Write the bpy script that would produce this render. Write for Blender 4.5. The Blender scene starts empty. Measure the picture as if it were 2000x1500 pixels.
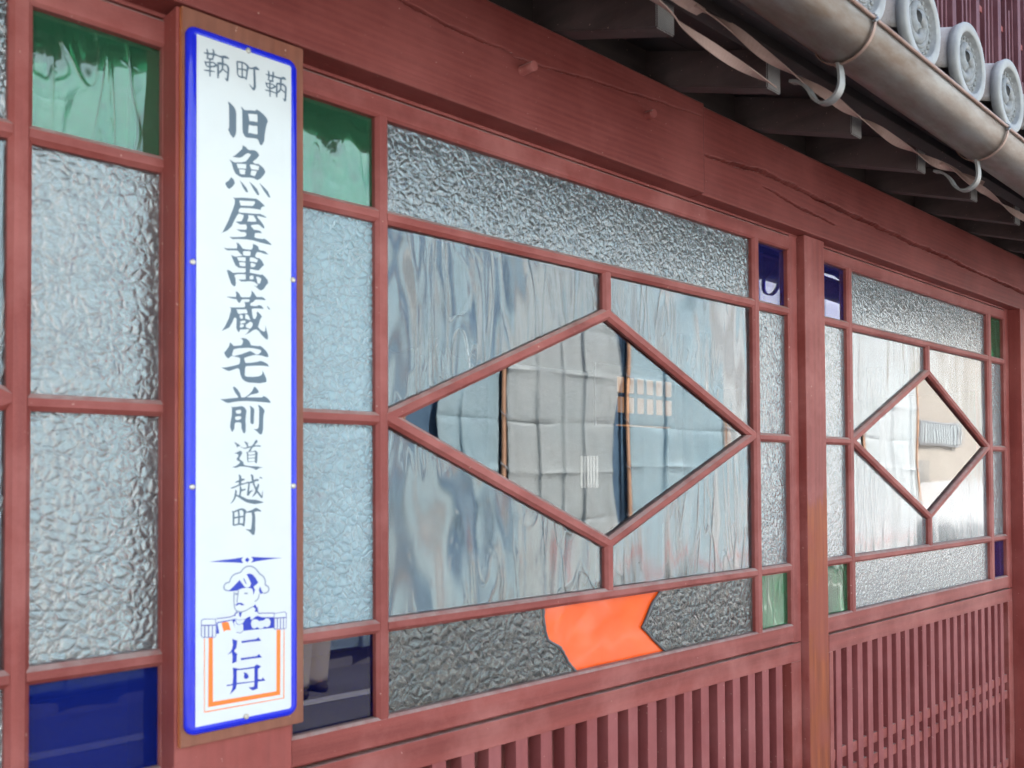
import bpy, bmesh, math, random
from mathutils import Vector, Matrix
from mathutils.geometry import tessellate_polygon
import numpy as np
random.seed(7)
R = math.radians
C = bpy.context.scene.collection

# ------------------------------------------------------------------ camera
H_EYE, D_EYE = 1.55, 1.12
yaw, pit, rol = 0.752641713, 0.0209860341, -0.00530063817
fw = Vector((math.sin(yaw)*math.cos(pit), math.cos(yaw)*math.cos(pit), math.sin(pit)))
rt = Vector((math.cos(yaw), -math.sin(yaw), 0)); up = rt.cross(fw)
cr, sr = math.cos(rol), math.sin(rol)
rt2 = cr*rt + sr*up; up2 = -sr*rt + cr*up
cam = bpy.data.cameras.new('camera'); camo = bpy.data.objects.new('camera', cam); C.objects.link(camo)
M3 = Matrix((rt2, up2, -fw)).transposed()
camo.matrix_world = Matrix.Translation((0, -D_EYE, H_EYE)) @ M3.to_4x4()
cam.sensor_width = 36.0; cam.lens = 31.5; cam.shift_y = (893.07-750)/2000
cam.clip_start = 0.02; cam.clip_end = 400
cam.dof.use_dof = True; cam.dof.focus_distance = 3.0; cam.dof.aperture_fstop = 8.0
bpy.context.scene.camera = camo

# ------------------------------------------------------------------ light
SUN_EL, SUN_AZ = 54.0, 14.0          # sun stands behind the house, high
w = bpy.data.worlds.new('World'); bpy.context.scene.world = w; w.use_nodes = True
nt = w.node_tree; bg = nt.nodes['Background']
sky = nt.nodes.new('ShaderNodeTexSky'); sky.sky_type = 'NISHITA'; sky.sun_disc = False
sky.sun_elevation = R(SUN_EL); sky.sun_rotation = R(SUN_AZ)
sky.air_density = 1.0; sky.dust_density = 2.0; sky.ozone_density = 1.0
nt.links.new(sky.outputs[0], bg.inputs[0]); bg.inputs[1].default_value = 0.12
sl = bpy.data.lights.new('sun', 'SUN'); sl.energy = 5.0; sl.angle = R(0.5); sl.color = (1.0, 0.95, 0.87)
so = bpy.data.objects.new('sun', sl); C.objects.link(so)
az, el = R(SUN_AZ), R(SUN_EL)
sdir = Vector((math.sin(az)*math.cos(el), math.cos(az)*math.cos(el), math.sin(el)))
so.rotation_euler = sdir.to_track_quat('Z', 'Y').to_euler()
vs = bpy.context.scene.view_settings
vs.view_transform = 'Standard'; vs.look = 'None'; vs.gamma = 1.0; vs.exposure = 2.25
bpy.context.scene.cycles.max_bounces = 10
bpy.context.scene.cycles.glossy_bounces = 5
bpy.context.scene.cycles.transmission_bounces = 8
bpy.context.scene.cycles.transparent_max_bounces = 12
bpy.context.scene.cycles.sample_clamp_indirect = 8.0
bpy.context.scene.cycles.caustics_reflective = False
bpy.context.scene.cycles.caustics_refractive = False

# ------------------------------------------------------------------ node helpers
def new_mat(name):
    m = bpy.data.materials.new(name); m.use_nodes = True
    n = m.node_tree.nodes; n.clear()
    out = n.new('ShaderNodeOutputMaterial')
    return m, m.node_tree, n, m.node_tree.links, out
def coords(n, l, scale=(1, 1, 1), loc=(0, 0, 0), rot=(0, 0, 0)):
    tc = n.new('ShaderNodeTexCoord'); mp = n.new('ShaderNodeMapping')
    mp.inputs['Scale'].default_value = scale; mp.inputs['Location'].default_value = loc
    mp.inputs['Rotation'].default_value = rot
    l.new(tc.outputs['Object'], mp.inputs[0]); return mp.outputs[0]
def noise(n, l, vec, scale, detail=4, rough=0.55, dist=0.0):
    t = n.new('ShaderNodeTexNoise'); t.inputs['Scale'].default_value = scale
    t.inputs['Detail'].default_value = detail; t.inputs['Roughness'].default_value = rough
    t.inputs['Distortion'].default_value = dist
    l.new(vec, t.inputs['Vector']); return t.outputs['Fac']
def ramp(n, l, fac, stops):
    r = n.new('ShaderNodeValToRGB'); e = r.color_ramp.elements
    while len(e) < len(stops): e.new(0.5)
    for i, (p, c) in enumerate(stops):
        e[i].position = p; e[i].color = (c, c, c, 1) if isinstance(c, (int, float)) else (*c, 1)
    l.new(fac, r.inputs[0]); return r.outputs[0]
def mixc(n, l, fac, a, b, mode='MIX'):
    m = n.new('ShaderNodeMix'); m.data_type = 'RGBA'; m.blend_type = mode
    for s, v in ((m.inputs[0], fac), (m.inputs[6], a), (m.inputs[7], b)):
        if isinstance(v, (int, float)): s.default_value = v
        elif isinstance(v, tuple): s.default_value = (*v, 1)
        else: l.new(v, s)
    return m.outputs[2]
def math_(n, l, op, a, b=0.0, c=None):
    m = n.new('ShaderNodeMath'); m.operation = op
    for i, v in enumerate((a, b) if c is None else (a, b, c)):
        if isinstance(v, (int, float)): m.inputs[i].default_value = v
        else: l.new(v, m.inputs[i])
    return m.outputs[0]
def bump(n, l, h, strength=0.3, dist=0.002, normal=None):
    b = n.new('ShaderNodeBump'); b.inputs['Strength'].default_value = strength
    b.inputs['Distance'].default_value = dist; l.new(h, b.inputs['Height'])
    if normal is not None: l.new(normal, b.inputs['Normal'])
    return b.outputs[0]
def principled(n, l, out, col, rough=0.5, metal=0.0, normal=None, spec=0.5):
    p = n.new('ShaderNodeBsdfPrincipled')
    for key, v in (('Base Color', col), ('Roughness', rough), ('Metallic', metal)):
        if isinstance(v, tuple): p.inputs[key].default_value = (*v, 1)
        elif isinstance(v, (int, float)): p.inputs[key].default_value = v
        else: l.new(v, p.inputs[key])
    p.inputs['Specular IOR Level'].default_value = spec
    if normal is not None: l.new(normal, p.inputs['Normal'])
    l.new(p.outputs[0], out.inputs[0]); return p

GR = {'x': (0.06, 1, 1), 'y': (1, 0.06, 1), 'z': (1, 1, 0.06)}
def wood(name, axis, base, dark, light, grain=1.0, rough=0.6, worn=None, wornline=None, big=9, spec=.35, seed=0.0):
    """painted or stained timber: long grain along axis, dirt, chips"""
    m, t, n, l, out = new_mat(name)
    v = coords(n, l, GR[axis], (seed, seed*.7, seed*.3))
    vr = coords(n, l)
    g1 = noise(n, l, v, 230, 3, .6)                       # fine grain
    wv = n.new('ShaderNodeTexWave'); wv.wave_type = 'RINGS'; wv.rings_direction = axis.upper()
    wv.inputs['Scale'].default_value = big; wv.inputs['Distortion'].default_value = 11.0
    wv.inputs['Detail'].default_value = 3; wv.inputs['Detail Scale'].default_value = .8
    v2 = coords(n, l, GR[axis], (0.35+seed, 0.21, 0.13)); l.new(v2, wv.inputs[0])
    g2 = wv.outputs['Fac']
    g3 = noise(n, l, v, 26, 3, .6)
    blot = noise(n, l, vr, 5.5, 5, .62)
    fine = noise(n, l, vr, 900, 2, .6)
    f = math_(n, l, 'MULTIPLY_ADD', g1, .35, math_(n, l, 'MULTIPLY', g2, .16))
    f = math_(n, l, 'MULTIPLY_ADD', g3, .49, f)
    c = mixc(n, l, ramp(n, l, f, [(.28, 0.0), (.72, 1.0)]), dark, base)
    c = mixc(n, l, math_(n, l, 'MULTIPLY', ramp(n, l, blot, [(.42, 0.0), (.68, 1.0)]), .6), c, light)
    c = mixc(n, l, math_(n, l, 'MULTIPLY', ramp(n, l, noise(n, l, v, 9, 5, .7), [(.50, 0.0), (.66, 1.0)]), .18), c, dark)
    c = mixc(n, l, math_(n, l, 'MULTIPLY', ramp(n, l, fine, [(.4, 0.0), (.75, 1.0)]), .14), c, light)
    chips = noise(n, l, vr, 150, 2, .5)
    cf = ramp(n, l, chips, [(.735, 0.0), (.755, 1.0)])
    c = mixc(n, l, math_(n, l, 'MULTIPLY', cf, .6), c, (.52, .33, .26))
    if worn:                                              # bare varnished timber where paint is gone
        sp = n.new('ShaderNodeSeparateXYZ'); l.new(vr, sp.inputs[0])
        zz = math_(n, l, 'MULTIPLY_ADD', noise(n, l, v, 70, 4), .16, sp.outputs['Z'])
        mask = ramp(n, l, math_(n, l, 'MULTIPLY_ADD', zz, -9.0, (wornline+.08)*9.0+.5), [(.30, 0.0), (.46, .8), (1.0, 1.0)])
        gw = n.new('ShaderNodeNewGeometry'); sw = n.new('ShaderNodeSeparateXYZ'); l.new(gw.outputs['True Normal'], sw.inputs[0])
        mask = math_(n, l, 'MULTIPLY', mask, math_(n, l, 'LESS_THAN', sw.outputs['Y'], -.5))
        wc = mixc(n, l, ramp(n, l, noise(n, l, v, 45, 5, .65), [(.35, 0.0), (.65, 1.0)]), worn[0], worn[1])
        wc = mixc(n, l, ramp(n, l, noise(n, l, vr, 7, 3), [(.45, 0.0), (.62, .7)]), wc, worn[2])
        c = mixc(n, l, mask, c, wc)
    ge = n.new('ShaderNodeNewGeometry'); sn = n.new('ShaderNodeSeparateXYZ'); l.new(ge.outputs['True Normal'], sn.inputs[0])
    dm = math_(n, l, 'MULTIPLY', ramp(n, l, sn.outputs['Z'], [(.35, 0.0), (.7, 1.0)]), ramp(n, l, noise(n, l, vr, 40, 4, .6), [(.3, .25), (.65, .7)]))
    c = mixc(n, l, dm, c, (.36, .29, .26))             # dust lying on upward edges
    h = math_(n, l, 'MULTIPLY_ADD', g2, .12*grain, math_(n, l, 'MULTIPLY', g1, .5*grain))
    h = math_(n, l, 'MULTIPLY_ADD', fine, .12, h)
    nrm = bump(n, l, h, .5, .0009)
    rr = math_(n, l, 'MULTIPLY_ADD', blot, .3, rough-.15)
    principled(n, l, out, c, rr, 0, nrm, spec); return m

RED, REDD, REDL = (.262, .052, .041), (.16, .026, .020), (.42, .15, .13)
MAT = {}
for a in 'xyz':
    MAT['red_'+a] = wood('red_paint_'+a, a, RED, REDD, REDL, .6, .6)
MAT['beam'] = wood('red_beam', 'x', (.205, .040, .031), (.125, .020, .016), (.28, .072, .060), 1.5, .6, big=26, spec=.3)
MAT['post_worn'] = wood('worn_post', 'z', RED, REDD, REDL, 1.0, .6, worn=((.31, .070, .018), (.17, .030, .011), (.24, .046, .030)), wornline=1.475, big=14)
MAT['post_red'] = wood('post_red', 'z', (.25, .045, .035), (.17, .028, .022), (.33, .09, .075), 1.0, .6, big=14)
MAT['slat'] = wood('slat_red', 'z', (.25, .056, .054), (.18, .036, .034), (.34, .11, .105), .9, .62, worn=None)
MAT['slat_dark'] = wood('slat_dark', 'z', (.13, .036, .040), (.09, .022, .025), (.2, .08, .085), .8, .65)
MAT['board_front'] = wood('board_front', 'z', (.23, .072, .038), (.15, .042, .022), (.26, .11, .07), 1.0, .55, big=16)
MAT['board_side'] = wood('board_side', 'z', (.55, .14, .028), (.42, .095, .02), (.60, .2, .06), .8, .5)
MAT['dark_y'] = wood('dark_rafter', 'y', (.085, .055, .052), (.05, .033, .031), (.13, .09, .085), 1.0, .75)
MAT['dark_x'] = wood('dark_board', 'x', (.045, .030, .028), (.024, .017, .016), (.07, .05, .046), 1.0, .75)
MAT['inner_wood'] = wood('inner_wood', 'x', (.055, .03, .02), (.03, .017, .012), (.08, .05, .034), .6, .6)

def endgrain():
    m, t, n, l, out = new_mat('end_grain')
    v = coords(n, l, (1, 1, 1), (-.35, 0, -.17))
    wv = n.new('ShaderNodeTexWave'); wv.wave_type = 'RINGS'; wv.rings_direction = 'Y'
    wv.inputs['Scale'].default_value = 95; wv.inputs['Distortion'].default_value = 2.2
    wv.inputs['Detail'].default_value = 2; wv.inputs['Detail Scale'].default_value = 1.2
    l.new(v, wv.inputs[0])
    b = noise(n, l, v, 60, 4)
    c = mixc(n, l, wv.outputs['Fac'], (.26, .24, .225), (.46, .43, .405))
    c = mixc(n, l, math_(n, l, 'MULTIPLY', b, .5), c, (.13, .10, .095))
    principled(n, l, out, c, .85, 0, bump(n, l, wv.outputs['Fac'], .5, .0008)); return m
MAT['end'] = endgrain()

def enamel(name, col, dirt=.04, rough=.16):
    m, t, n, l, out = new_mat(name)
    v = coords(n, l); b = noise(n, l, v, 14, 5, .6)
    c = mixc(n, l, math_(n, l, 'MULTIPLY', ramp(n, l, b, [(.45, 0.0), (.8, 1.0)]), dirt), col, (.35, .3, .25))
    nr = bump(n, l, noise(n, l, v, 22, 2), .12, .002)
    p = principled(n, l, out, c, rough, 0, nr, .5); return m
MAT['white'] = enamel('white_enamel', (.60, .60, .59), .12)
MAT['white2'] = enamel('white_paint', (.57, .58, .585), .0)
MAT['blue'] = enamel('blue_enamel', (.010, .018, .50), .05, .09)
MAT['cobalt'] = enamel('cobalt_print', (.010, .026, .34), .0, .2)
MAT['ink'] = enamel('ink_print', (.085, .115, .15), .0, .3)
MAT['orange'] = enamel('orange_print', (.80, .17, .02), .0, .25)
MAT['greyline'] = enamel('grey_line', (.20, .22, .32), .0, .25)
MAT['navyline'] = enamel('navy_line', (.10, .10, .32), .0, .25)

def metal(name, base, alt, rough, metallic=1.0, streak=None, sc=10):
    m, t, n, l, out = new_mat(name)
    v = coords(n, l, streak or (1, 1, 1)); b = noise(n, l, v, sc, 6, .68)
    f = noise(n, l, v, 400, 2)
    c = mixc(n, l, ramp(n, l, b, [(.36, 0.0), (.66, 1.0)]), base, alt)
    rr = math_(n, l, 'MULTIPLY_ADD', b, .35, rough-.15)
    principled(n, l, out, c, rr, metallic, bump(n, l, math_(n, l, 'MULTIPLY_ADD', f, .25, b), .2, .001)); return m
MAT['gutter'] = metal('gutter_metal', (.225, .20, .18), (.15, .105, .078), .42, .88, (.7, 2.6, 2.6), 9)
MAT['bead'] = metal('gutter_bead', (.33, .22, .18), (.24, .13, .09), .5, .7)
MAT['steel'] = metal('hanger_steel', (.30, .29, .28), (.20, .18, .165), .5, .7)
MAT['screw'] = metal('screw_metal', (.62, .58, .52), (.4, .33, .26), .4, .8, None, 300)

def simple(name, col, col2=None, rough=.7, sc=12, bs=.3, bd=.002, bsc=60, metallic=0, stretch=(1, 1, 1)):
    m, t, n, l, out = new_mat(name)
    v = coords(n, l, stretch); b = noise(n, l, v, sc, 6, .62)
    c = mixc(n, l, ramp(n, l, b, [(.35, 0.0), (.68, 1.0)]), col, col2 or tuple(x*.7 for x in col))
    principled(n, l, out, c, rough, metallic, bump(n, l, noise(n, l, v, bsc, 4), bs, bd)); return m
def tile_mat():
    m, t, n, l, out = new_mat('grey_tile')
    v = coords(n, l); b = noise(n, l, v, 16, 6, .65); s = noise(n, l, v, 420, 2, .6)
    c = mixc(n, l, ramp(n, l, b, [(.38, 0.0), (.66, 1.0)]), (.36, .31, .285), (.27, .21, .185))
    c = mixc(n, l, ramp(n, l, s, [(.62, 0.0), (.70, .55)]), c, (.12, .09, .085))
    principled(n, l, out, c, .62, 0, bump(n, l, math_(n, l, 'MULTIPLY_ADD', s, .4, b), .35, .001), .4); return m
MAT['tile'] = tile_mat()
MAT['tile_face'] = simple('tile_face', (.33, .31, .29), (.25, .235, .22), .55, 25, .35, .0008, 300)
MAT['tile_relief'] = simple('tile_relief', (.25, .24, .23), (.15, .145, .14), .6, 60, .4, .0008, 300)  # darker than tile_face: shade of the recess is put into the colour
MAT['tile_pan'] = simple('tile_pan', (.16, .14, .13), (.09, .075, .07), .8, 12, .4, .002, 80)
MAT['strap'] = simple('strap_fibre', (.46, .30, .25), (.34, .21, .17), .8, 30, .5, .0006, 500, 0, (.2, 1, 1))
MAT['asphalt'] = simple('asphalt', (.19, .185, .18), (.15, .147, .143), .9, 3, .6, .004, 260)
MAT['paving'] = simple('paving', (.42, .39, .36), (.34, .315, .29), .85, 4, .4, .003, 120)
MAT['roadline'] = simple('road_paint', (.62, .62, .60), (.45, .45, .44), .7, 20)
MAT['caulk'] = simple('caulk', (.10, .095, .10), (.06, .055, .06), .5, 60)
MAT['pole'] = metal('scaffold_pole', (.42, .25, .16), (.30, .15, .09), .5, .3, (1, 1, .3), 40)
MAT['clampm'] = metal('clamp_metal', (.5, .47, .42), (.35, .3, .25), .45, .8)
MAT['cord'] = simple('tie_cord', (.60, .68, .75), (.35, .45, .6), .8, 60)
MAT['beige'] = simple('beige_render', (.44, .40, .355), (.40, .36, .32), .9, 2, .3, .003, 90)
MAT['net'] = simple('blue_net', (.12, .22, .34), (.08, .15, .25), .85, 6)
MAT['concrete'] = simple('concrete', (.36, .35, .33), (.27, .26, .25), .9, 3)
MAT['darkvoid'] = simple('dark_slate', (.09, .14, .20), (.05, .08, .12), .8, 3)
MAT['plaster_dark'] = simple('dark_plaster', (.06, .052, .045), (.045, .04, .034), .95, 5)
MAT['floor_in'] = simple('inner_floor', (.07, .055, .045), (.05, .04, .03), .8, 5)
MAT['carpaint'] = simple('car_paint', (.62, .63, .64), (.60, .61, .62), .22, 2, .02, .001)
MAT['carglass'] = simple('car_glass', (.02, .025, .03), (.02, .025, .03), .05, 2, 0, .001)
MAT['rubber'] = simple('rubber', (.02, .02, .02), (.03, .03, .03), .8, 30)
MAT['rim'] = metal('wheel_rim', (.5, .5, .5), (.4, .4, .4), .35, .9)
MAT['redbar'] = simple('red_barrier', (.75, .06, .04), (.6, .05, .03), .45, 8)
MAT['whitebar'] = simple('white_barrier', (.75, .75, .73), (.65, .65, .62), .5, 8)
MAT['cream'] = simple('cream_cloth', (.86, .78, .64), (.80, .71, .57), .9, 8, .5, .004, 25, 0, (1, 1, .15))
MAT['redcloth'] = simple('red_cloth', (.40, .05, .05), (.28, .03, .03), .9, 8, .5, .004, 25)
MAT['skin'] = simple('skin', (.52, .32, .23), (.47, .27, .19), .55, 10, .1, .001)
MAT['hair'] = simple('hair', (.02, .015, .012), (.035, .025, .02), .5, 60, .6, .003, 60, 0, (1, 1, .1))
MAT['shoe'] = simple('shoe_leather', (.05, .035, .03), (.03, .02, .02), .4, 20)
MAT['alu'] = metal('aluminium', (.62, .63, .64), (.5, .5, .52), .4, .7)

def emit(name, col, s):
    m, t, n, l, out = new_mat(name)
    v = coords(n, l); b = noise(n, l, v, 9, 2)
    e = n.new('ShaderNodeEmission'); l.new(mixc(n, l, math_(n, l, 'MULTIPLY', b, .5), col, tuple(x*.6 for x in col)), e.inputs[0])
    e.inputs[1].default_value = s; l.new(e.outputs[0], out.inputs[0]); return m
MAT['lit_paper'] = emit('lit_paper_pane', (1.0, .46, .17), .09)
MAT['lit_louvre'] = emit('lit_louvre', (1.0, .96, .9), .08)

def tarp_mat(name, a, b):
    m, t, n, l, out = new_mat(name)
    v = coords(n, l); bl = noise(n, l, v, 1.3, 5, .6, .4)
    w1 = n.new('ShaderNodeTexWave'); w1.bands_direction = 'X'; w1.inputs['Scale'].default_value = 60; w1.inputs['Distortion'].default_value = 1.5
    w2 = n.new('ShaderNodeTexWave'); w2.bands_direction = 'Z'; w2.inputs['Scale'].default_value = 60; w2.inputs['Distortion'].default_value = 1.5
    l.new(v, w1.inputs[0]); l.new(v, w2.inputs[0])
    wv = math_(n, l, 'MULTIPLY', w1.outputs['Fac'], w2.outputs['Fac'])
    st = noise(n, l, coords(n, l, (9, 9, .35)), 3.5, 4, .6)
    c = mixc(n, l, ramp(n, l, bl, [(.35, 0.0), (.65, 1.0)]), a, b)
    c = mixc(n, l, math_(n, l, 'MULTIPLY', ramp(n, l, st, [(.45, 0.0), (.7, 1.0)]), .35), c, tuple(min(1, x*1.25) for x in a))
    cr_ = noise(n, l, v, 16, 7, .72, .8)
    h = math_(n, l, 'MULTIPLY_ADD', wv, .08, cr_)
    principled(n, l, out, c, .8, 0, bump(n, l, h, 1.0, .035), .2); return m
MAT['tarp_blue'] = tarp_mat('tarp_blue', (.48, .69, .80), (.60, .77, .85))
MAT['tarp_grey'] = tarp_mat('tarp_grey', (.60, .68, .71), (.68, .735, .75))
MAT['tarp_pale'] = tarp_mat('tarp_pale', (.76, .83, .86), (.82, .86, .88))

# ---------------- glass: real slabs; coloured glass tints what passes through it
def glass(name, tint, kind, ior=1.5, amp=1.0, sc=1.0, seed=0.0, dust_sheen=None, rough=0.0):
    m, t, n, l, out = new_mat(name)
    vec = coords(n, l, (1, 1, 1), (seed*3.1, 0, seed*1.7))
    if kind == 'hammer':                               # pebbled cathedral glass: soft cells between fine valleys
        nz = n.new('ShaderNodeTexNoise'); nz.inputs['Scale'].default_value = 34*sc; nz.inputs['Detail'].default_value = 2
        l.new(vec, nz.inputs['Vector'])
        mv = n.new('ShaderNodeVectorMath'); mv.operation = 'MULTIPLY_ADD'
        mv.inputs[1].default_value = (.026/sc, .026/sc, .026/sc)
        l.new(nz.outputs['Color'], mv.inputs[0]); l.new(vec, mv.inputs[2])
        vo = n.new('ShaderNodeTexVoronoi'); vo.feature = 'DISTANCE_TO_EDGE'; vo.inputs['Scale'].default_value = 78*sc
        l.new(mv.outputs[0], vo.inputs['Vector'])
        mr_ = n.new('ShaderNodeMapRange'); mr_.interpolation_type = 'SMOOTHERSTEP'
        mr_.inputs['From Min'].default_value = -.14; mr_.inputs['From Max'].default_value = .46; l.new(vo.outputs['Distance'], mr_.inputs[0])
        h = math_(n, l, 'MULTIPLY_ADD', noise(n, l, vec, 24*sc, 1, .5), .7, mr_.outputs[0])
        h = math_(n, l, 'MULTIPLY_ADD', noise(n, l, vec, 75*sc, 1, .5, .4), .75, h)
        cell = mr_.outputs[0]
        nrm = bump(n, l, h, 1.0, .0010*amp)
    elif kind == 'wavy':                               # drawn glass with runs and seeds
        v2 = coords(n, l, (1, 1, .17), (seed*2.3, 0, seed))
        a = noise(n, l, v2, 9, 1, .5, 1.4)
        c = noise(n, l, vec, 3.4, 1, .5, .5)
        s1 = noise(n, l, v2, 7.5, 1, .5, 2.4)
        r1 = math_(n, l, 'ABSOLUTE', math_(n, l, 'MULTIPLY_ADD', s1, 2.0, -1.0))
        r1 = math_(n, l, 'POWER', math_(n, l, 'SUBTRACT', 1.0, r1), 26.0)
        s2 = noise(n, l, coords(n, l, (1, 1, .2), (seed*5.3+3, 0, seed)), 13, 1, .5, 2.0)
        r2 = math_(n, l, 'ABSOLUTE', math_(n, l, 'MULTIPLY_ADD', s2, 2.0, -1.0))
        r2 = math_(n, l, 'POWER', math_(n, l, 'SUBTRACT', 1.0, r2), 30.0)
        gate = ramp(n, l, noise(n, l, vec, 4.0, 1), [(.44, 0.0), (.62, 1.0)])
        d = noise(n, l, coords(n, l, (1, 1, .5), (seed, 0, 0)), 55, 1, .5, 1.0)
        dd = ramp(n, l, d, [(.68, 0.0), (.80, 1.0)])
        h = math_(n, l, 'MULTIPLY_ADD', math_(n, l, 'MULTIPLY', math_(n, l, 'ADD', r1, math_(n, l, 'MULTIPLY', r2, .6)), gate), .115, math_(n, l, 'MULTIPLY', a, .8))
        h = math_(n, l, 'MULTIPLY_ADD', c, 2.6, h)
        h = math_(n, l, 'MULTIPLY_ADD', dd, .03, h)
        nrm = bump(n, l, h, 1.0, .0045*amp)
    else:                                              # flat old float glass
        nrm = bump(n, l, noise(n, l, vec, 3.0*sc, 1), 1.0, .0005*amp)
    fr = n.new('ShaderNodeFresnel'); fr.inputs[0].default_value = ior; l.new(nrm, fr.inputs['Normal'])
    gl = n.new('ShaderNodeBsdfGlossy'); gl.inputs['Roughness'].default_value = rough; l.new(nrm, gl.inputs['Normal'])
    rf = n.new('ShaderNodeBsdfRefraction'); rf.inputs['Roughness'].default_value = 0.0; rf.inputs['IOR'].default_value = ior
    rf.inputs['Color'].default_value = (*tint, 1); l.new(nrm, rf.inputs['Normal'])
    mx = n.new('ShaderNodeMixShader'); l.new(fr.outputs[0], mx.inputs[0]); l.new(rf.outputs[0], mx.inputs[1]); l.new(gl.outputs[0], mx.inputs[2])
    if dust_sheen:                                           # grime film; its colour also stands in for weak reflection and transmitted light
        df = n.new('ShaderNodeBsdfDiffuse'); df.inputs[0].default_value = (*dust_sheen[1], 1); m2 = n.new('ShaderNodeMixShader')
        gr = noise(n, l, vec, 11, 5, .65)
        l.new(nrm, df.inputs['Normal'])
        df_f = math_(n, l, 'MULTIPLY', ramp(n, l, gr, [(.25, .78), (.8, 1.0)]), dust_sheen[0])
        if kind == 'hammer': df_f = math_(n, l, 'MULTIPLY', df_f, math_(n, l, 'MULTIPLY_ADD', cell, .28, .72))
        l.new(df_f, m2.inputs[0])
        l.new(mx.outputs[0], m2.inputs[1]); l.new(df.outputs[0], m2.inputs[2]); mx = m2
    l.new(mx.outputs[0], out.inputs[0]); return m
IOR = 1.78
MAT['g_hammer'] = glass('hammered_glass', (.94, .96, .96), 'hammer', 2.0, .95, 1.05, 0, (.38, (.62, .84, .92)))  # pale film colour carries the brightness that weak frontal reflection lacks
MAT['g_hammer_fine'] = glass('hammered_glass_fine', (.94, .96, .96), 'hammer', 2.25, .8, 1.0, 2.0, (.14, (.74, .80, .82)))
MAT['g_hammer_pale'] = glass('hammered_glass_pale', (.94, .96, .96), 'hammer', 2.25, .45, .95, 6.0, (.16, (.84, .90, .92)))
MAT['g_hammer_dark'] = glass('hammered_glass_dark', (.75, .76, .75), 'hammer', 1.78, 1.6, .75, 4.0, (.14, (.45, .42, .38)))
MAT['g_wavy'] = glass('wavy_glass', (.92, .95, .95), 'wavy', 2.05, 1.2, 1, 1.0, (.04, (.5, .62, .68)), .08)
MAT['g_wavy2'] = glass('wavy_glass_b', (.92, .95, .95), 'wavy', 2.2, .30, 1, 5.0, (.14, (.72, .78, .80)), .09)
MAT['g_clear'] = glass('clear_glass', (.95, .97, .97), 'flat', 1.85)
MAT['g_green'] = glass('green_glass', (.34, .86, .56), 'wavy', 2.1, .75, 1, 3.0, (.12, (.14, .52, .26)), .03)
MAT['g_blue'] = glass('blue_glass', (.10, .14, .72), 'flat', 1.33, 1, 1, 0, (.55, (.007, .018, .19)))  # film colour replaces blue light passing through from inside
MAT['g_navy'] = glass('navy_glass', (.10, .10, .55), 'flat', 1.6, 1, 1, 0, (.22, (.008, .010, .09)))
MAT['g_violet'] = glass('violet_glass', (.25, .22, .75), 'flat', 2.2, 1, 1, 0, (.12, (.06, .06, .4)))
def opal():
    m, t, n, l, out = new_mat('orange_opal_glass')
    v = coords(n, l); b = noise(n, l, v, 9, 3, .5, 1.0)
    c = mixc(n, l, ramp(n, l, b, [(.3, 0.0), (.7, 1.0)]), (.76, .088, .012), (.80, .11, .02))
    p = principled(n, l, out, c, .08, 0, bump(n, l, noise(n, l, v, 6, 1, .4, .5), .6, .008), .5)
    p.inputs['Subsurface Weight'].default_value = 0.0
    return m
MAT['g_orange'] = opal()
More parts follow.
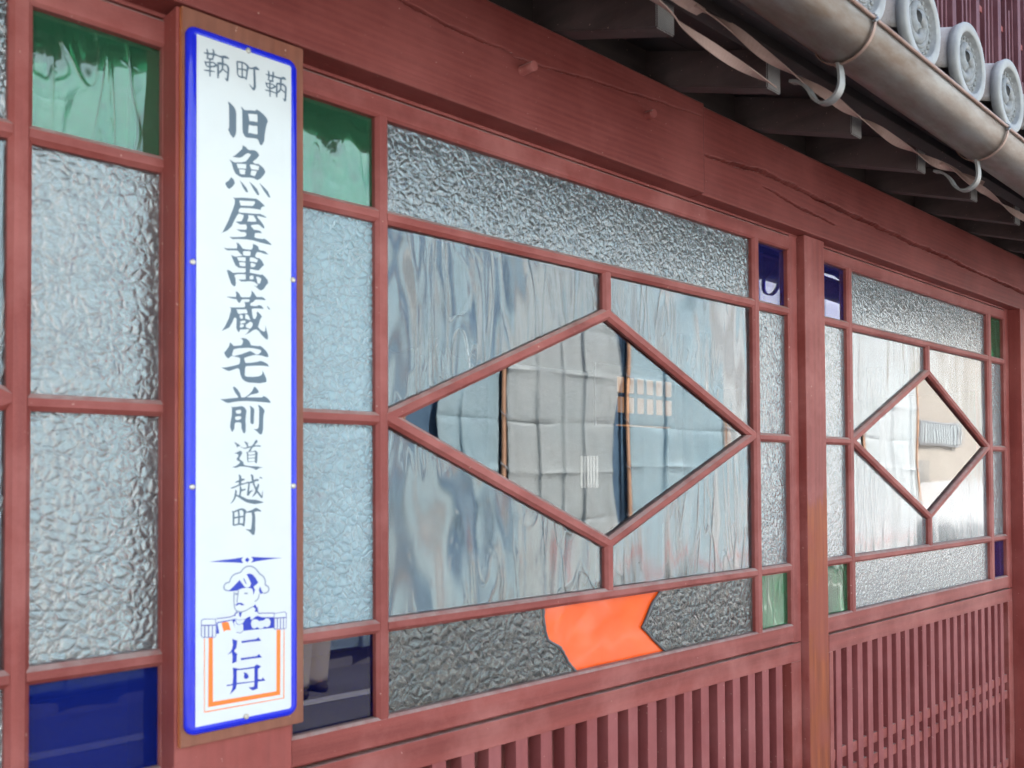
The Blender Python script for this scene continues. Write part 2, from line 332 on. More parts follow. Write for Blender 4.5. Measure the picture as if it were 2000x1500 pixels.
GLYPHS = [
('kyu','ink',[[[(611,8289),(639,8286),(671,8264),(703,8238),(720,8203),(727,8165),(726,7936),(718,7894),(699,7854),(686,7842),(672,7851),(644,7879),(616,7933),(630,7963),(627,8235),(619,8263)]],[[(790,8271),(804,8273),(839,8245),(872,8251),(920,8264),(992,8276),(1006,8300),(1049,8290),(1117,8255),(1152,8223),(1170,8188),(1152,8142),(1137,8075),(1125,8004),(1118,7916),(1093,7860),(1076,7842),(1057,7849),(1030,7903),(1011,7914),(939,7906),(868,7893),(840,7908),(818,7942),(811,8002),(807,8232)],[(889,8210),(1016,8236),(1021,8201),(1021,8134),(963,8130),(908,8119),(899,8172)],[(901,8068),(963,8071),(1018,8084),(1023,7975),(977,7968),(920,7966),(892,7961)]]],[]),
('gyo','ink',[[[(815,7780),(852,7770),(897,7739),(978,7756),(1012,7746),(1035,7727),(1044,7700),(1006,7648),(952,7597),(981,7582),(1001,7582),(1035,7590),(1082,7569),(1111,7548),(1134,7505),(1111,7462),(1065,7403),(1021,7372),(966,7386),(921,7384),(807,7361),(774,7364),(718,7388),(690,7435),(662,7518),(634,7553),(706,7531),(790,7553),(858,7580),(892,7626),(932,7689),(886,7695),(858,7676),(807,7626),(768,7605),(673,7597),(712,7625),(762,7679),(807,7730)],[(731,7521),(807,7536),(864,7544),(861,7485),(807,7477),(751,7467)],[(765,7456),(807,7465),(852,7470),(844,7407),(779,7400)],[(912,7553),(966,7563),(1044,7560),(1035,7509),(978,7501),(932,7496)],[(932,7477),(972,7487),(1015,7489),(984,7417),(923,7419)]],[[(659,7333),(695,7304),(709,7265),(679,7216),(635,7172),(607,7185),(580,7221),(585,7248),(624,7278)]],[[(774,7319),(819,7284),(870,7237),(889,7198),(884,7181),(858,7186),(819,7231)]],[[(904,7332),(966,7295),(1018,7253),(1044,7199),(1041,7177),(1018,7178),(967,7236)]],[[(1044,7345),(1105,7309),(1170,7259),(1202,7195),(1199,7178),(1176,7184),(1111,7251)]]],[]),
('ya','ink',[[[(683,7077),(707,7075),(815,7100),(914,7114),(1009,7126),(1055,7106),(1111,7070),(1129,7048),(1095,7041),(1073,7020),(1065,6990),(1009,6991),(914,6983),(785,6962),(766,6940),(758,6910),(780,6901),(864,6911),(989,6926),(1060,6938),(1101,6931),(1141,6916),(1151,6901),(1090,6904),(1019,6906),(1024,6884),(1080,6833),(1116,6788),(1119,6758),(1101,6757),(1050,6790),(1025,6794),(934,6768),(929,6753),(974,6715),(1025,6719),(1065,6713),(1088,6689),(1040,6685),(987,6673),(979,6617),(1015,6612),(1091,6614),(1121,6626),(1167,6604),(1214,6574),(1224,6555),(1167,6557),(1065,6562),(964,6573),(865,6569),(742,6552),(678,6538),(635,6560),(693,6568),(815,6593),(855,6609),(867,6634),(860,6654),(835,6659),(795,6652),(761,6661),(727,6674),(786,6682),(864,6694),(874,6724),(867,6755),(855,6762),(785,6745),(751,6757),(719,6771),(766,6785),(798,6791),(825,6845),(830,6878),(785,6881),(761,6883),(736,6851),(683,6744),(669,6704),(611,6638),(525,6588),(548,6613),(620,6764),(683,6928),(707,7002),(707,7052)],[(768,7054),(815,7061),(914,7077),(984,7087),(984,7059),(956,7022),(874,7008),(790,6993),(778,7025)],[(894,6889),(964,6898),(999,6855),(1004,6826),(939,6813),(879,6807),(897,6859)]]],[]),
('man','ink',[[[(730,6506),(761,6502),(786,6478),(815,6444),(845,6440),(914,6445),(942,6450),(957,6489),(957,6527),(994,6524),(1035,6505),(1040,6471),(1065,6461),(1101,6465),(1142,6453),(1180,6424),(1131,6423),(1065,6433),(1015,6429),(995,6393),(990,6366),(1025,6353),(1045,6359),(1086,6328),(1116,6276),(1081,6243),(1040,6192),(990,6191),(925,6195),(917,6189),(917,6147),(965,6145),(1015,6143),(1071,6142),(1091,6150),(1137,6119),(1167,6086),(1175,6047),(1147,6017),(1111,5960),(1073,5934),(1040,5946),(995,5977),(965,5991),(1010,5981),(1030,6005),(995,6024),(975,6035),(915,6035),(855,6022),(796,6013),(757,6033),(816,6042),(858,6050),(858,6115),(816,6111),(747,6101),(703,6083),(718,6039),(724,5980),(716,5942),(694,5939),(660,5966),(631,6040),(602,6127),(621,6137),(655,6126),(684,6107),(742,6121),(845,6136),(858,6148),(855,6194),(816,6190),(767,6184),(718,6209),(693,6256),(659,6333),(684,6328),(713,6321),(786,6340),(815,6352),(786,6368),(747,6403),(688,6397),(611,6382),(582,6393),(558,6412),(601,6408),(737,6429),(742,6462)],[(820,6406),(850,6415),(914,6424),(927,6410),(919,6367),(865,6357),(823,6358)],[(737,6316),(815,6330),(857,6333),(857,6284),(816,6280),(762,6274)],[(917,6343),(964,6348),(1027,6330),(1015,6293),(965,6295),(915,6291)],[(766,6256),(816,6264),(853,6267),(855,6219),(816,6214),(776,6214)],[(925,6270),(955,6277),(997,6267),(980,6229),(930,6221)],[(910,6095),(935,6113),(967,6108),(965,6068),(915,6059)],[(1000,6104),(1035,6109),(1076,6092),(1060,6033),(1035,6015),(1020,6032),(1015,6069)]]],[]),
('zo','ink',[[[(720,5882),(750,5872),(776,5847),(789,5817),(812,5813),(915,5828),(931,5853),(939,5879),(936,5915),(968,5897),(999,5857),(1015,5844),(1084,5854),(1116,5844),(1143,5817),(1068,5815),(994,5805),(968,5775),(936,5756),(921,5745),(926,5721),(968,5719),(1015,5727),(1036,5741),(1068,5741),(1095,5723),(1113,5698),(1058,5698),(989,5691),(943,5679),(947,5626),(960,5564),(976,5552),(994,5558),(1013,5605),(1010,5648),(1028,5653),(1063,5625),(1087,5594),(1063,5562),(1047,5511),(1031,5455),(1063,5424),(1111,5400),(1130,5412),(1135,5462),(1132,5496),(1148,5443),(1170,5367),(1173,5318),(1162,5299),(1127,5318),(1084,5353),(1042,5402),(1010,5419),(968,5409),(916,5369),(843,5328),(879,5361),(911,5408),(885,5410),(843,5401),(781,5394),(771,5364),(761,5355),(741,5385),(730,5407),(734,5523),(720,5541),(700,5534),(679,5479),(634,5402),(589,5378),(534,5350),(579,5415),(629,5521),(654,5610),(659,5649),(639,5665),(664,5664),(740,5673),(843,5689),(853,5712),(845,5745),(833,5755),(900,5764),(916,5783),(905,5799),(832,5790),(802,5780),(789,5757),(781,5739),(766,5734),(750,5747),(730,5778),(679,5776),(644,5781),(591,5791),(644,5798),(725,5806),(727,5840)],[(733,5648),(802,5654),(864,5665),(877,5647),(884,5619),(864,5609),(833,5610),(791,5598),(761,5592),(745,5616)],[(779,5579),(802,5587),(820,5574),(817,5538),(792,5532),(776,5552)],[(853,5595),(884,5600),(905,5577),(921,5530),(885,5536),(851,5542)],[(784,5500),(833,5515),(859,5514),(853,5489),(807,5476),(784,5471)],[(781,5459),(807,5467),(833,5462),(833,5438),(807,5423),(779,5420)],[(900,5494),(921,5511),(947,5504),(958,5481),(947,5451),(921,5419),(879,5426),(856,5441),(864,5466)]],[[(1154,5747),(1180,5733),(1199,5711),(1199,5699),(1186,5702),(1164,5722)]]],[]),
('taku','ink',[[[(784,5280),(819,5290),(861,5288),(908,5261),(923,5232),(930,5208),(970,5206),(1037,5205),(1059,5214),(1105,5187),(1148,5151),(1173,5113),(1180,5073),(1134,5074),(1080,5087),(1028,5087),(965,5081),(894,5057),(843,5037),(838,5026),(852,4979),(871,4972),(942,4982),(1028,5002),(1066,5017),(1119,5005),(1168,4983),(1187,4948),(1124,4955),(1037,4952),(918,4938),(861,4929),(852,4904),(847,4807),(880,4796),(966,4800),(1037,4812),(1081,4833),(1093,4856),(1095,4896),(1119,4849),(1144,4802),(1153,4756),(1144,4742),(1100,4734),(1061,4723),(990,4722),(895,4722),(848,4737),(810,4765),(787,4816),(773,4880),(754,4896),(699,4875),(634,4850),(602,4856),(527,4887),(598,4895),(671,4916),(754,4942),(777,4959),(784,5017),(772,5033),(726,5038),(671,5046),(652,5036),(625,5007),(593,5027),(566,5076),(597,5114),(634,5169),(645,5216),(666,5203),(694,5175),(754,5185),(800,5194),(819,5228),(821,5257),(805,5273)],[(694,5131),(754,5150),(885,5169),(965,5170),(1052,5162),(1076,5149),(1071,5131),(1037,5099),(999,5093),(965,5117),(918,5132),(894,5121),(800,5080),(708,5050),(675,5051),(675,5069)]]],[]),
('zen','ink',[[[(692,4657),(711,4655),(748,4625),(780,4582),(799,4525),(845,4528),(883,4553),(915,4580),(948,4617),(975,4670),(989,4676),(1014,4652),(1041,4618),(1038,4597),(992,4582),(932,4568),(888,4538),(872,4529),(1086,4541),(1105,4560),(1141,4552),(1180,4524),(1209,4489),(1209,4474),(1147,4478),(1014,4481),(883,4482),(775,4474),(690,4459),(632,4444),(595,4447),(543,4474),(514,4487),(585,4493),(679,4509),(748,4517),(759,4531),(727,4564),(700,4607),(687,4641)]],[[(666,4401),(690,4396),(754,4405),(807,4415),(845,4399),(872,4360),(864,4299),(856,4228),(861,4178),(859,4092),(843,4061),(824,4076),(802,4126),(799,4191),(786,4203),(727,4201),(709,4183),(706,4128),(690,4092),(677,4079),(661,4101),(648,4141),(653,4201),(669,4281),(673,4371)],[(725,4351),(754,4362),(791,4365),(799,4337),(786,4316),(738,4314),(723,4333)],[(717,4273),(759,4282),(797,4279),(798,4256),(775,4238),(733,4231),(716,4248)]],[[(913,4425),(943,4414),(975,4390),(980,4360),(974,4284),(973,4202),(962,4188),(943,4187),(924,4205),(924,4281),(926,4383)]],[[(1028,4439),(1047,4440),(1086,4416),(1116,4387),(1125,4362),(1112,4325),(1105,4258),(1102,4125),(1091,4074),(1075,4054),(1053,4062),(1014,4097),(967,4126),(1014,4125),(1036,4143),(1043,4189),(1047,4358),(1044,4404)]]],[]),
('michi','ink',[[[(700,3956),(731,3941),(773,3919),(790,3896),(769,3899),(738,3882),(734,3908)]],[[(703,3808),(738,3820),(776,3840),(790,3842),(811,3828),(811,3805),(790,3772),(776,3746),(780,3729),(804,3717),(825,3700),(836,3664),(857,3655),(913,3648),(984,3644),(1027,3642),(1103,3627),(1049,3619),(1017,3599),(1002,3597),(967,3615),(896,3632),(832,3640),(783,3640),(731,3623),(683,3628),(679,3633),(728,3648),(769,3677),(787,3697),(742,3719),(736,3742),(755,3765),(762,3785),(745,3801)]],[[(871,3832),(885,3827),(931,3836),(977,3840),(984,3850),(999,3849),(1029,3821),(1024,3781),(1022,3732),(1017,3688),(1006,3678),(995,3688),(984,3705),(931,3699),(889,3696),(881,3714),(878,3780)],[(895,3824),(988,3830),(990,3799),(896,3790)],[(896,3780),(990,3789),(990,3758),(896,3750)],[(897,3740),(990,3748),(984,3711),(897,3704)]]],[[(790,3893,3),(825,3877,7),(853,3874,10),(885,3885,12),(917,3892,14),(966,3903,14),(1006,3907,11),(1042,3909,14),(1070,3905,11)],[(846,3960,11),(871,3937,18),(888,3898,14),(899,3885,13)],[(1004,3986,7),(1007,3967,29),(984,3936,18),(941,3883,16),(924,3856,18),(903,3833,11)],[(885,3941,9),(897,3941,9)]]),
('koshi','ink',[],[[(766,3535,9),(784,3512,22),(785,3459,25),(782,3418,25),(781,3394,16)],[(717,3440,8),(757,3450,16),(801,3468,22),(845,3476,13)],[(661,3367,9),(689,3372,14),(763,3400,13),(795,3412,16),(852,3423,11),(886,3435,16),(921,3434,16),(960,3446,19),(1008,3466,19),(1040,3464,19)],[(782,3394,6),(792,3359,22),(789,3324,19),(782,3271,16),(786,3256,19)],[(795,3332,17),(826,3341,16),(858,3349,14)],[(717,3339,9),(728,3325,19),(720,3278,19),(708,3237,16),(683,3197,11),(657,3171,4)],[(723,3275,12),(770,3259,19),(820,3232,28),(883,3201,32),(953,3188,38),(992,3184,42),(1040,3181,29),(1105,3175,5)],[(905,3423,16),(902,3375,16),(893,3316,19),(887,3266,14)],[(890,3269,16),(906,3298,19),(925,3316,16),(963,3339,4)],[(931,3535,13),(950,3517,22),(956,3470,22),(966,3434,19),(982,3389,16),(1001,3350,19),(1018,3320,19),(1047,3287,19),(1086,3235,15)],[(1086,3235,15),(1092,3283,8),(1094,3328,3)],[(1034,3415,16),(1034,3394,19),(1018,3359,23),(1008,3326,23),(989,3291,18),(950,3250,4)],[(1050,3502,6),(1069,3496,13),(1089,3487,8)]]),
('machi','ink',[],[[(673,3069,10),(704,3066,14),(756,3084,17),(808,3095,17),(847,3068,32),(843,3026,21),(840,2960,21),(833,2876,18)],[(694,3063,17),(696,2998,19),(694,2891,17)],[(698,2894,14),(756,2905,16),(791,2907,16),(826,2899,21)],[(763,3080,16),(770,2996,17),(765,2908,17)],[(698,2988,14),(770,2997,16),(836,3001,14)],[(868,3056,11),(914,3059,18),(967,3071,28),(1003,3083,36),(1039,3075,22),(1075,3061,9)],[(960,3055,28),(971,2988,32),(967,2890,36),(964,2831,43),(967,2761,21)],[(861,2835,4),(903,2823,14),(953,2801,43),(967,2761,18)]]),
('tomo','ink',[],[[(332,8879,10),(342,8840,17),(344,8766,13)],[(407,8900,8),(423,8866,19),(413,8782,13)],[(292,8819,7),(332,8818,15),(426,8838,20),(487,8835,12),(528,8838,20),(579,8851,27),(628,8847,9)],[(329,8761,13),(372,8761,17),(416,8773,17)],[(372,8762,13),(373,8665,15),(375,8539,12)],[(299,8713,4),(316,8696,17),(326,8667,13),(343,8657,13),(373,8665,15),(426,8683,15),(453,8706,20),(440,8722,15),(413,8729,12),(373,8717,13),(316,8705,12)],[(296,8597,10),(373,8610,15),(440,8621,7)],[(536,8837,19),(542,8770,19),(538,8684,15)],[(538,8687,14),(515,8647,15),(487,8622,12)],[(538,8687,15),(576,8669,14),(607,8652,13)],[(447,8704,14),(474,8716,14)],[(470,8738,17),(514,8747,24),(549,8752,21),(590,8752,15),(614,8727,21),(616,8675,17),(612,8624,19),(604,8552,17)],[(604,8549,17),(590,8565,15),(569,8582,3)],[(479,8724,17),(481,8620,19),(479,8548,12)]]),
('tomo','ink',[],[[(1173,8863,10),(1183,8829,18),(1181,8753,14)],[(1238,8869,9),(1246,8844,19),(1234,8742,14)],[(1137,8804,7),(1181,8801,15),(1247,8809,19),(1300,8809,17),(1352,8812,19),(1405,8828,28),(1433,8817,9)],[(1166,8745,13),(1207,8734,17),(1251,8742,15)],[(1199,8728,13),(1198,8632,16),(1201,8521,13)],[(1133,8698,4),(1148,8675,17),(1159,8644,13),(1196,8633,15),(1233,8646,13),(1266,8673,20),(1255,8690,13),(1229,8696,11),(1196,8693,13),(1151,8686,11)],[(1129,8590,10),(1199,8598,16),(1236,8596,13),(1292,8593,9)],[(1356,8813,19),(1356,8751,19),(1354,8668,16)],[(1354,8671,15),(1330,8630,16),(1300,8604,13)],[(1354,8671,15),(1390,8651,14),(1424,8638,13)],[(1266,8676,13),(1296,8681,13)],[(1292,8727,13),(1356,8734,23),(1397,8737,19),(1428,8710,21),(1428,8648,18),(1426,8596,19),(1420,8525,17)],[(1420,8521,19),(1405,8538,15),(1386,8553,4)],[(1296,8719,16),(1296,8609,19),(1294,8540,13)]]),
('cho','ink',[],[[(737,8841,16),(742,8747,16),(744,8688,14),(767,8661,16),(802,8659,18),(841,8667,14),(859,8649,14)],[(732,8843,14),(802,8852,18),(841,8851,16),(884,8824,25),(875,8768,18),(870,8719,16),(861,8646,13)],[(804,8849,14),(808,8667,16)],[(746,8751,14),(802,8765,14),(873,8770,18)],[(887,8815,18),(919,8812,14),(962,8825,18),(1002,8839,33),(1045,8830,9)],[(973,8818,20),(977,8752,22),(980,8652,22),(981,8592,25),(966,8540,18)],[(966,8544,22),(934,8571,14),(905,8599,4)]]),
('jintan','cobalt',[[[(681,1461),(717,1445),(750,1429),(742,1383),(738,1345),(705,1303),(750,1262),(742,1228),(740,1167),(680,1152),(684,1244),(676,1292),(614,1273),(655,1302),(680,1337),(688,1391)]],[[(804,1418),(888,1419),(1007,1419),(1037,1438),(1080,1386),(930,1394),(808,1392)]],[[(794,1204),(905,1201),(1016,1199),(1046,1222),(1091,1171),(931,1177),(798,1176)]],[[(688,1101),(771,1073),(872,1069),(977,1069),(1016,1093),(1079,1058),(1033,1029),(1033,903),(1080,888),(1102,912),(1138,864),(1033,868),(1029,778),(961,767),(939,781),(901,815),(973,811),(982,841),(982,872),(872,876),(742,881),(730,827),(648,768),(681,835),(689,877),(607,880),(607,895),(685,893),(693,988)],[(742,1058),(872,1050),(983,1049),(982,884),(855,891),(742,899)]],[[(830,1019),(872,1007),(905,966),(901,936),(867,926),(838,946),(838,973),(845,991)]]],[]),
('frame_thick','orange',[[[(370,1516),(424,1517),(428,716),(1294,702),(1296,1503),(1353,1496),(1349,646),(364,659)]]],[]),
('frame_thin','orange',[[[(311,1516),(322,1514),(322,616),(1394,601),(1399,1490),(1410,1489),(1408,590),(313,602)]]],[]),
('ornament','cobalt',[[[(371,2454),(531,2464),(695,2471),(828,2483),(803,2451),(828,2407),(695,2424),(504,2443)]],[[(938,2481),(1089,2463),(1377,2436),(1206,2431),(1032,2419),(935,2405),(966,2440)]],[[(884,2477),(915,2443),(884,2411),(850,2447)]]],[]),
('hat','cobalt',[[[(597,2076),(651,2084),(717,2140),(778,2197),(851,2100),(884,2089),(924,2101),(935,2142),(884,2241),(870,2258),(912,2270),(958,2251),(1003,2200),(1038,2139),(969,2092),(992,2053),(984,2028),(969,1990),(961,2046),(947,2073),(884,2092),(817,2087),(767,2074),(745,2063),(651,2064)]],[[(1044,2049),(1061,2089),(1090,2023),(1113,1995),(1061,1994)]],[[(828,2212),(845,2208),(868,2153),(879,2132),(856,2149)]],[[(715,1879),(751,1907),(806,1904),(848,1871),(806,1870),(778,1891),(745,1876)]],[[(964,1838),(995,1866),(1018,1819),(1027,1766),(984,1770),(1001,1805)]]],[]),
('hat_outline','greyline',[],[[(619,2074,10),(575,2096,10),(570,2138,10),(597,2171,10),(640,2181,10),(657,2223,10),(695,2266,10),(750,2285,10),(789,2293,10),(822,2329,10),(867,2357,10),(924,2361,10),(986,2333,10),(1032,2282,10),(1061,2248,10),(1107,2213,10),(1133,2157,10),(1136,2104,10),(1171,2080,10),(1185,2041,10),(1165,2006,10),(1113,1995,10)],[(704,2054,8),(701,1956,8),(709,1862,8),(734,1813,8),(795,1790,8),(862,1799,8),(919,1824,8),(964,1841,8)],[(762,2074,8),(756,2012,8),(745,1951,8),(745,1910,8)],[(715,2027,13),(762,2017,13)],[(840,2020,11),(890,2016,11)],[(1049,1995,8),(1032,1934,8),(987,1901,8)]]),
('tunic','cobalt',[[[(676,1704),(715,1712),(778,1691),(861,1695),(914,1721),(948,1686),(1022,1715),(1097,1688),(1263,1672),(1256,1531),(1090,1538),(821,1546),(827,1619),(821,1638),(781,1627),(742,1635),(719,1687),(702,1664),(719,1589),(696,1653)]],[[(470,1691),(483,1683),(509,1553),(471,1552)]],[[(483,1695),(696,1708),(696,1696),(477,1681)]],[[(771,1786),(811,1781),(794,1721),(774,1742)]]],[]),
('tunic_white','white2',[[[(722,1705),(778,1686),(854,1690),(827,1650),(781,1630),(742,1647)]],[[(934,1625),(948,1664),(981,1676),(1022,1665),(1049,1643),(1076,1646),(1118,1648),(1145,1670),(1187,1659),(1211,1618),(1200,1569),(1166,1551),(1124,1565),(1097,1546),(1056,1545),(1022,1571),(981,1554),(948,1574)]],[[(725,1619),(748,1631),(794,1626),(827,1600),(828,1551),(794,1530),(748,1539),(725,1569)]],[[(921,1689),(1012,1763),(1029,1730),(948,1673)]]],[]),
('medal','orange',[[[(537,1680),(592,1689),(631,1675),(660,1571),(605,1584),(566,1564)]]],[]),
('epaulette','navyline',[[[(273,1744),(307,1758),(464,1740),(467,1522),(439,1507),(289,1527),(270,1553)],[(281,1737),(310,1748),(456,1734),(458,1668),(281,1686)],[(282,1671),(312,1667),(312,1533),(292,1535),(281,1551)],[(326,1666),(362,1661),(362,1526),(326,1531)],[(376,1660),(412,1658),(412,1523),(376,1524)],[(425,1657),(458,1653),(458,1526),(439,1517),(425,1518)]]],[]),
('epaulette','navyline',[[[(1257,1721),(1418,1729),(1443,1701),(1439,1509),(1418,1495),(1263,1511),(1257,1524)],[(1266,1713),(1414,1720),(1432,1698),(1432,1656),(1266,1664)],[(1270,1649),(1301,1649),(1302,1516),(1270,1519)],[(1313,1648),(1345,1646),(1345,1510),(1313,1514)],[(1358,1646),(1390,1644),(1390,1506),(1358,1510)],[(1402,1643),(1434,1642),(1432,1513),(1418,1505),(1402,1507)]]],[]),
('outline','navyline',[],[[(473,1739,8),(631,1740,8),(702,1753,8)],[(702,1753,9),(741,1801,8)],[(1022,1827,10),(1036,1751,10),(1097,1741,8),(1263,1725,8)],[(715,1742,7),(728,1778,7),(761,1784,7)],[(828,1545,5),(788,1525,7),(735,1538,5)]])]
# ------------------------------------------------------------------ mesh helpers
def link(name, bm, mats, parent=None, smooth=False):
    me = bpy.data.meshes.new(name); bm.normal_update()
    if smooth:
        for f in bm.faces: f.smooth = True
    bm.to_mesh(me); bm.free()
    for m in (mats if isinstance(mats, (list, tuple)) else [mats]): me.materials.append(m)
    o = bpy.data.objects.new(name, me); C.objects.link(o)
    if parent is not None:
        o.parent = parent
        o.matrix_parent_inverse = Matrix.Translation(-parent.location)   # parts are given in scene coordinates
    return o
def tag(o, label=None, cat=None, group=None, kind=None):
    if label: o['label'] = label
    if cat: o['category'] = cat
    if group: o['group'] = group
    if kind: o['kind'] = kind
    return o
def thing(name, label, cat, loc=(0, 0, 0), group=None):
    o = bpy.data.objects.new(name, None); o.empty_display_size = .05
    C.objects.link(o); o.location = loc
    return tag(o, label, cat, group)
def copy_tree(src, dx, label=None):
    c = src.copy(); C.objects.link(c); c.location = src.location + Vector(dx)
    if label: c['label'] = label
    def rec(s, d):
        for ch in list(s.children):
            k = ch.copy(); C.objects.link(k); k.parent = d; k.matrix_parent_inverse = ch.matrix_parent_inverse.copy(); rec(ch, k)
    rec(src, c); return c
def box(bm, x0, x1, y0, y1, z0, z1, mi=0, bev=0.0):
    vs_ = [bm.verts.new((x, y, z)) for x in (x0, x1) for y in (y0, y1) for z in (z0, z1)]
    q = [(0, 1, 3, 2), (4, 6, 7, 5), (0, 4, 5, 1), (2, 3, 7, 6), (0, 2, 6, 4), (1, 5, 7, 3)]
    fs = [bm.faces.new([vs_[i] for i in f]) for f in q]
    for f in fs: f.material_index = mi
    if bev:
        es = list({e for f in fs for e in f.edges})
        bmesh.ops.bevel(bm, geom=es, offset=bev, segments=2, affect='EDGES', profile=.6)
    return fs
def bbox(name, x0, x1, y0, y1, z0, z1, mat, parent=None, bev=.002):
    bm = bmesh.new(); box(bm, x0, x1, y0, y1, z0, z1, 0, bev); return link(name, bm, mat, parent)
def prism(bm, ring, y0, y1, mi=0, holes=()):
    """polygon in xz (front at y0) extruded to y1"""
    rings = [ring, *holes]
    idx = tessellate_polygon([[Vector((x, z, 0)) for x, z in r] for r in rings])
    flat = [p for r in rings for p in r]
    a = [bm.verts.new((x, y0, z)) for x, z in flat]; b = [bm.verts.new((x, y1, z)) for x, z in flat]
    for t in idx:
        try: f = bm.faces.new([a[i] for i in t]); f.material_index = mi
        except ValueError: pass
        try: f = bm.faces.new([b[i] for i in reversed(t)]); f.material_index = mi
        except ValueError: pass
    k = 0
    for r in rings:
        n_ = len(r)
        for i in range(n_):
            j = (i+1) % n_
            try: f = bm.faces.new((a[k+i], a[k+j], b[k+j], b[k+i])); f.material_index = mi
            except ValueError: pass
        k += n_
    bmesh.ops.recalc_face_normals(bm, faces=bm.faces)
def tube(bm, pts, r, seg=8, mi=0, cap=True):
    pts = [Vector(p) for p in pts]; rings = []
    rr = r if isinstance(r, (list, tuple)) else [r]*len(pts)
    prev = None
    for i, p in enumerate(pts):
        d = (pts[min(i+1, len(pts)-1)] - pts[max(i-1, 0)]).normalized()
        if prev is None:
            n_ = d.orthogonal().normalized()
        else:
            n_ = (prev - d*prev.dot(d)).normalized()
        prev = n_; b_ = d.cross(n_)
        rings.append([bm.verts.new(p + rr[i]*(math.cos(2*math.pi*k/seg)*n_ + math.sin(2*math.pi*k/seg)*b_)) for k in range(seg)])
    for i in range(len(rings)-1):
        for k in range(seg):
            f = bm.faces.new((rings[i][k], rings[i][(k+1) % seg], rings[i+1][(k+1) % seg], rings[i+1][k])); f.material_index = mi; f.smooth = True
    if cap:
        for rg in (rings[0], rings[-1]):
            try: f = bm.faces.new(rg); f.material_index = mi
            except ValueError: pass
def bar_profile(bm, sections, mi=0):
    """loft closed sections (lists of 3d points), capped"""
    vv = [[bm.verts.new(p) for p in s] for s in sections]
    n_ = len(sections[0])
    for a, b in zip(vv, vv[1:]):
        for i in range(n_):
            f = bm.faces.new((a[i], a[(i+1) % n_], b[(i+1) % n_], b[i])); f.material_index = mi
    for s in (vv[0], vv[-1]):
        f = bm.faces.new(s); f.material_index = mi
    bmesh.ops.recalc_face_normals(bm, faces=bm.faces)
YB = .030                      # back of the sash timbers
def muntin_v(name, x0, x1, z0, z1, parent, mat, yf=0.0, c=.0055):
    prof = [(x0, YB), (x0, yf+c), (x0+c, yf), (x1-c, yf), (x1, yf+c), (x1, YB)]
    bm = bmesh.new(); bar_profile(bm, [[(x, y, z) for x, y in prof] for z in (z0, z1)])
    return link(name, bm, mat, parent)
def muntin_h(name, x0, x1, z0, z1, parent, mat, yf=.0004, c=.0055):
    prof = [(z0, YB-.001), (z0, yf+c), (z0+c, yf), (z1-c, yf), (z1, yf+c), (z1, YB-.001)]
    bm = bmesh.new(); bar_profile(bm, [[(x, y, z) for z, y in prof] for x in (x0, x1)])
    return link(name, bm, mat, parent)
def diamond_ring(name, cx, cz, hw, hh, th, xl, xr, parent, mat, yf=.0009, c=.0055):
    """mitred diamond frame; outer tips cut where they meet the upright muntins (xl, xr)"""
    s = hh/hw
    ang = math.atan(s); 
    def loop(off, y):
        w_, h_ = hw - off/math.sin(ang), hh - off/math.cos(ang)
        pts = []
        def tip(sx, lim):
            if w_ > abs(lim-cx):
                dz = (w_ - abs(lim-cx))*s
                return [(lim, dz), (lim, -dz)]
            return [(cx+sx*w_, .0001), (cx+sx*w_, -.0001)]
        L_ = tip(-1, xl); R_ = tip(1, xr)
        pts = [(cx, h_), (R_[0][0], R_[0][1]), (R_[1][0], R_[1][1]), (cx, -h_), (L_[1][0], L_[1][1]), (L_[0][0], L_[0][1])]
        return [(x, y, cz+z) for x, z in pts]
    loops = [loop(0, YB-.002), loop(0, yf+c), loop(c, yf), loop(th-c, yf), loop(th, yf+c), loop(th, YB-.002)]
    bm = bmesh.new(); vv = [[bm.verts.new(p) for p in lp] for lp in loops]
    for i in range(6):
        a, b = vv[i], vv[(i+1) % 6]
        for k in range(6):
            try: bm.faces.new((a[k], a[(k+1) % 6], b[(k+1) % 6], b[k]))
            except ValueError: pass
    bmesh.ops.recalc_face_normals(bm, faces=bm.faces)
    return link(name, bm, mat, parent)
G0, G1 = .0140, .0172          # glass slab
def pane(poly, mat, parent, label=None, name='glass_pane', y0=None):
    bm = bmesh.new(); prism(bm, poly, G0 if y0 is None else y0, G1 if y0 is None else y0+.0032)
    o = link(name, bm, mat, parent)
    if label: o['label'] = label
    return o
def rect(x0, x1, z0, z1): return [(x0, z0), (x1, z0), (x1, z1), (x0, z1)]

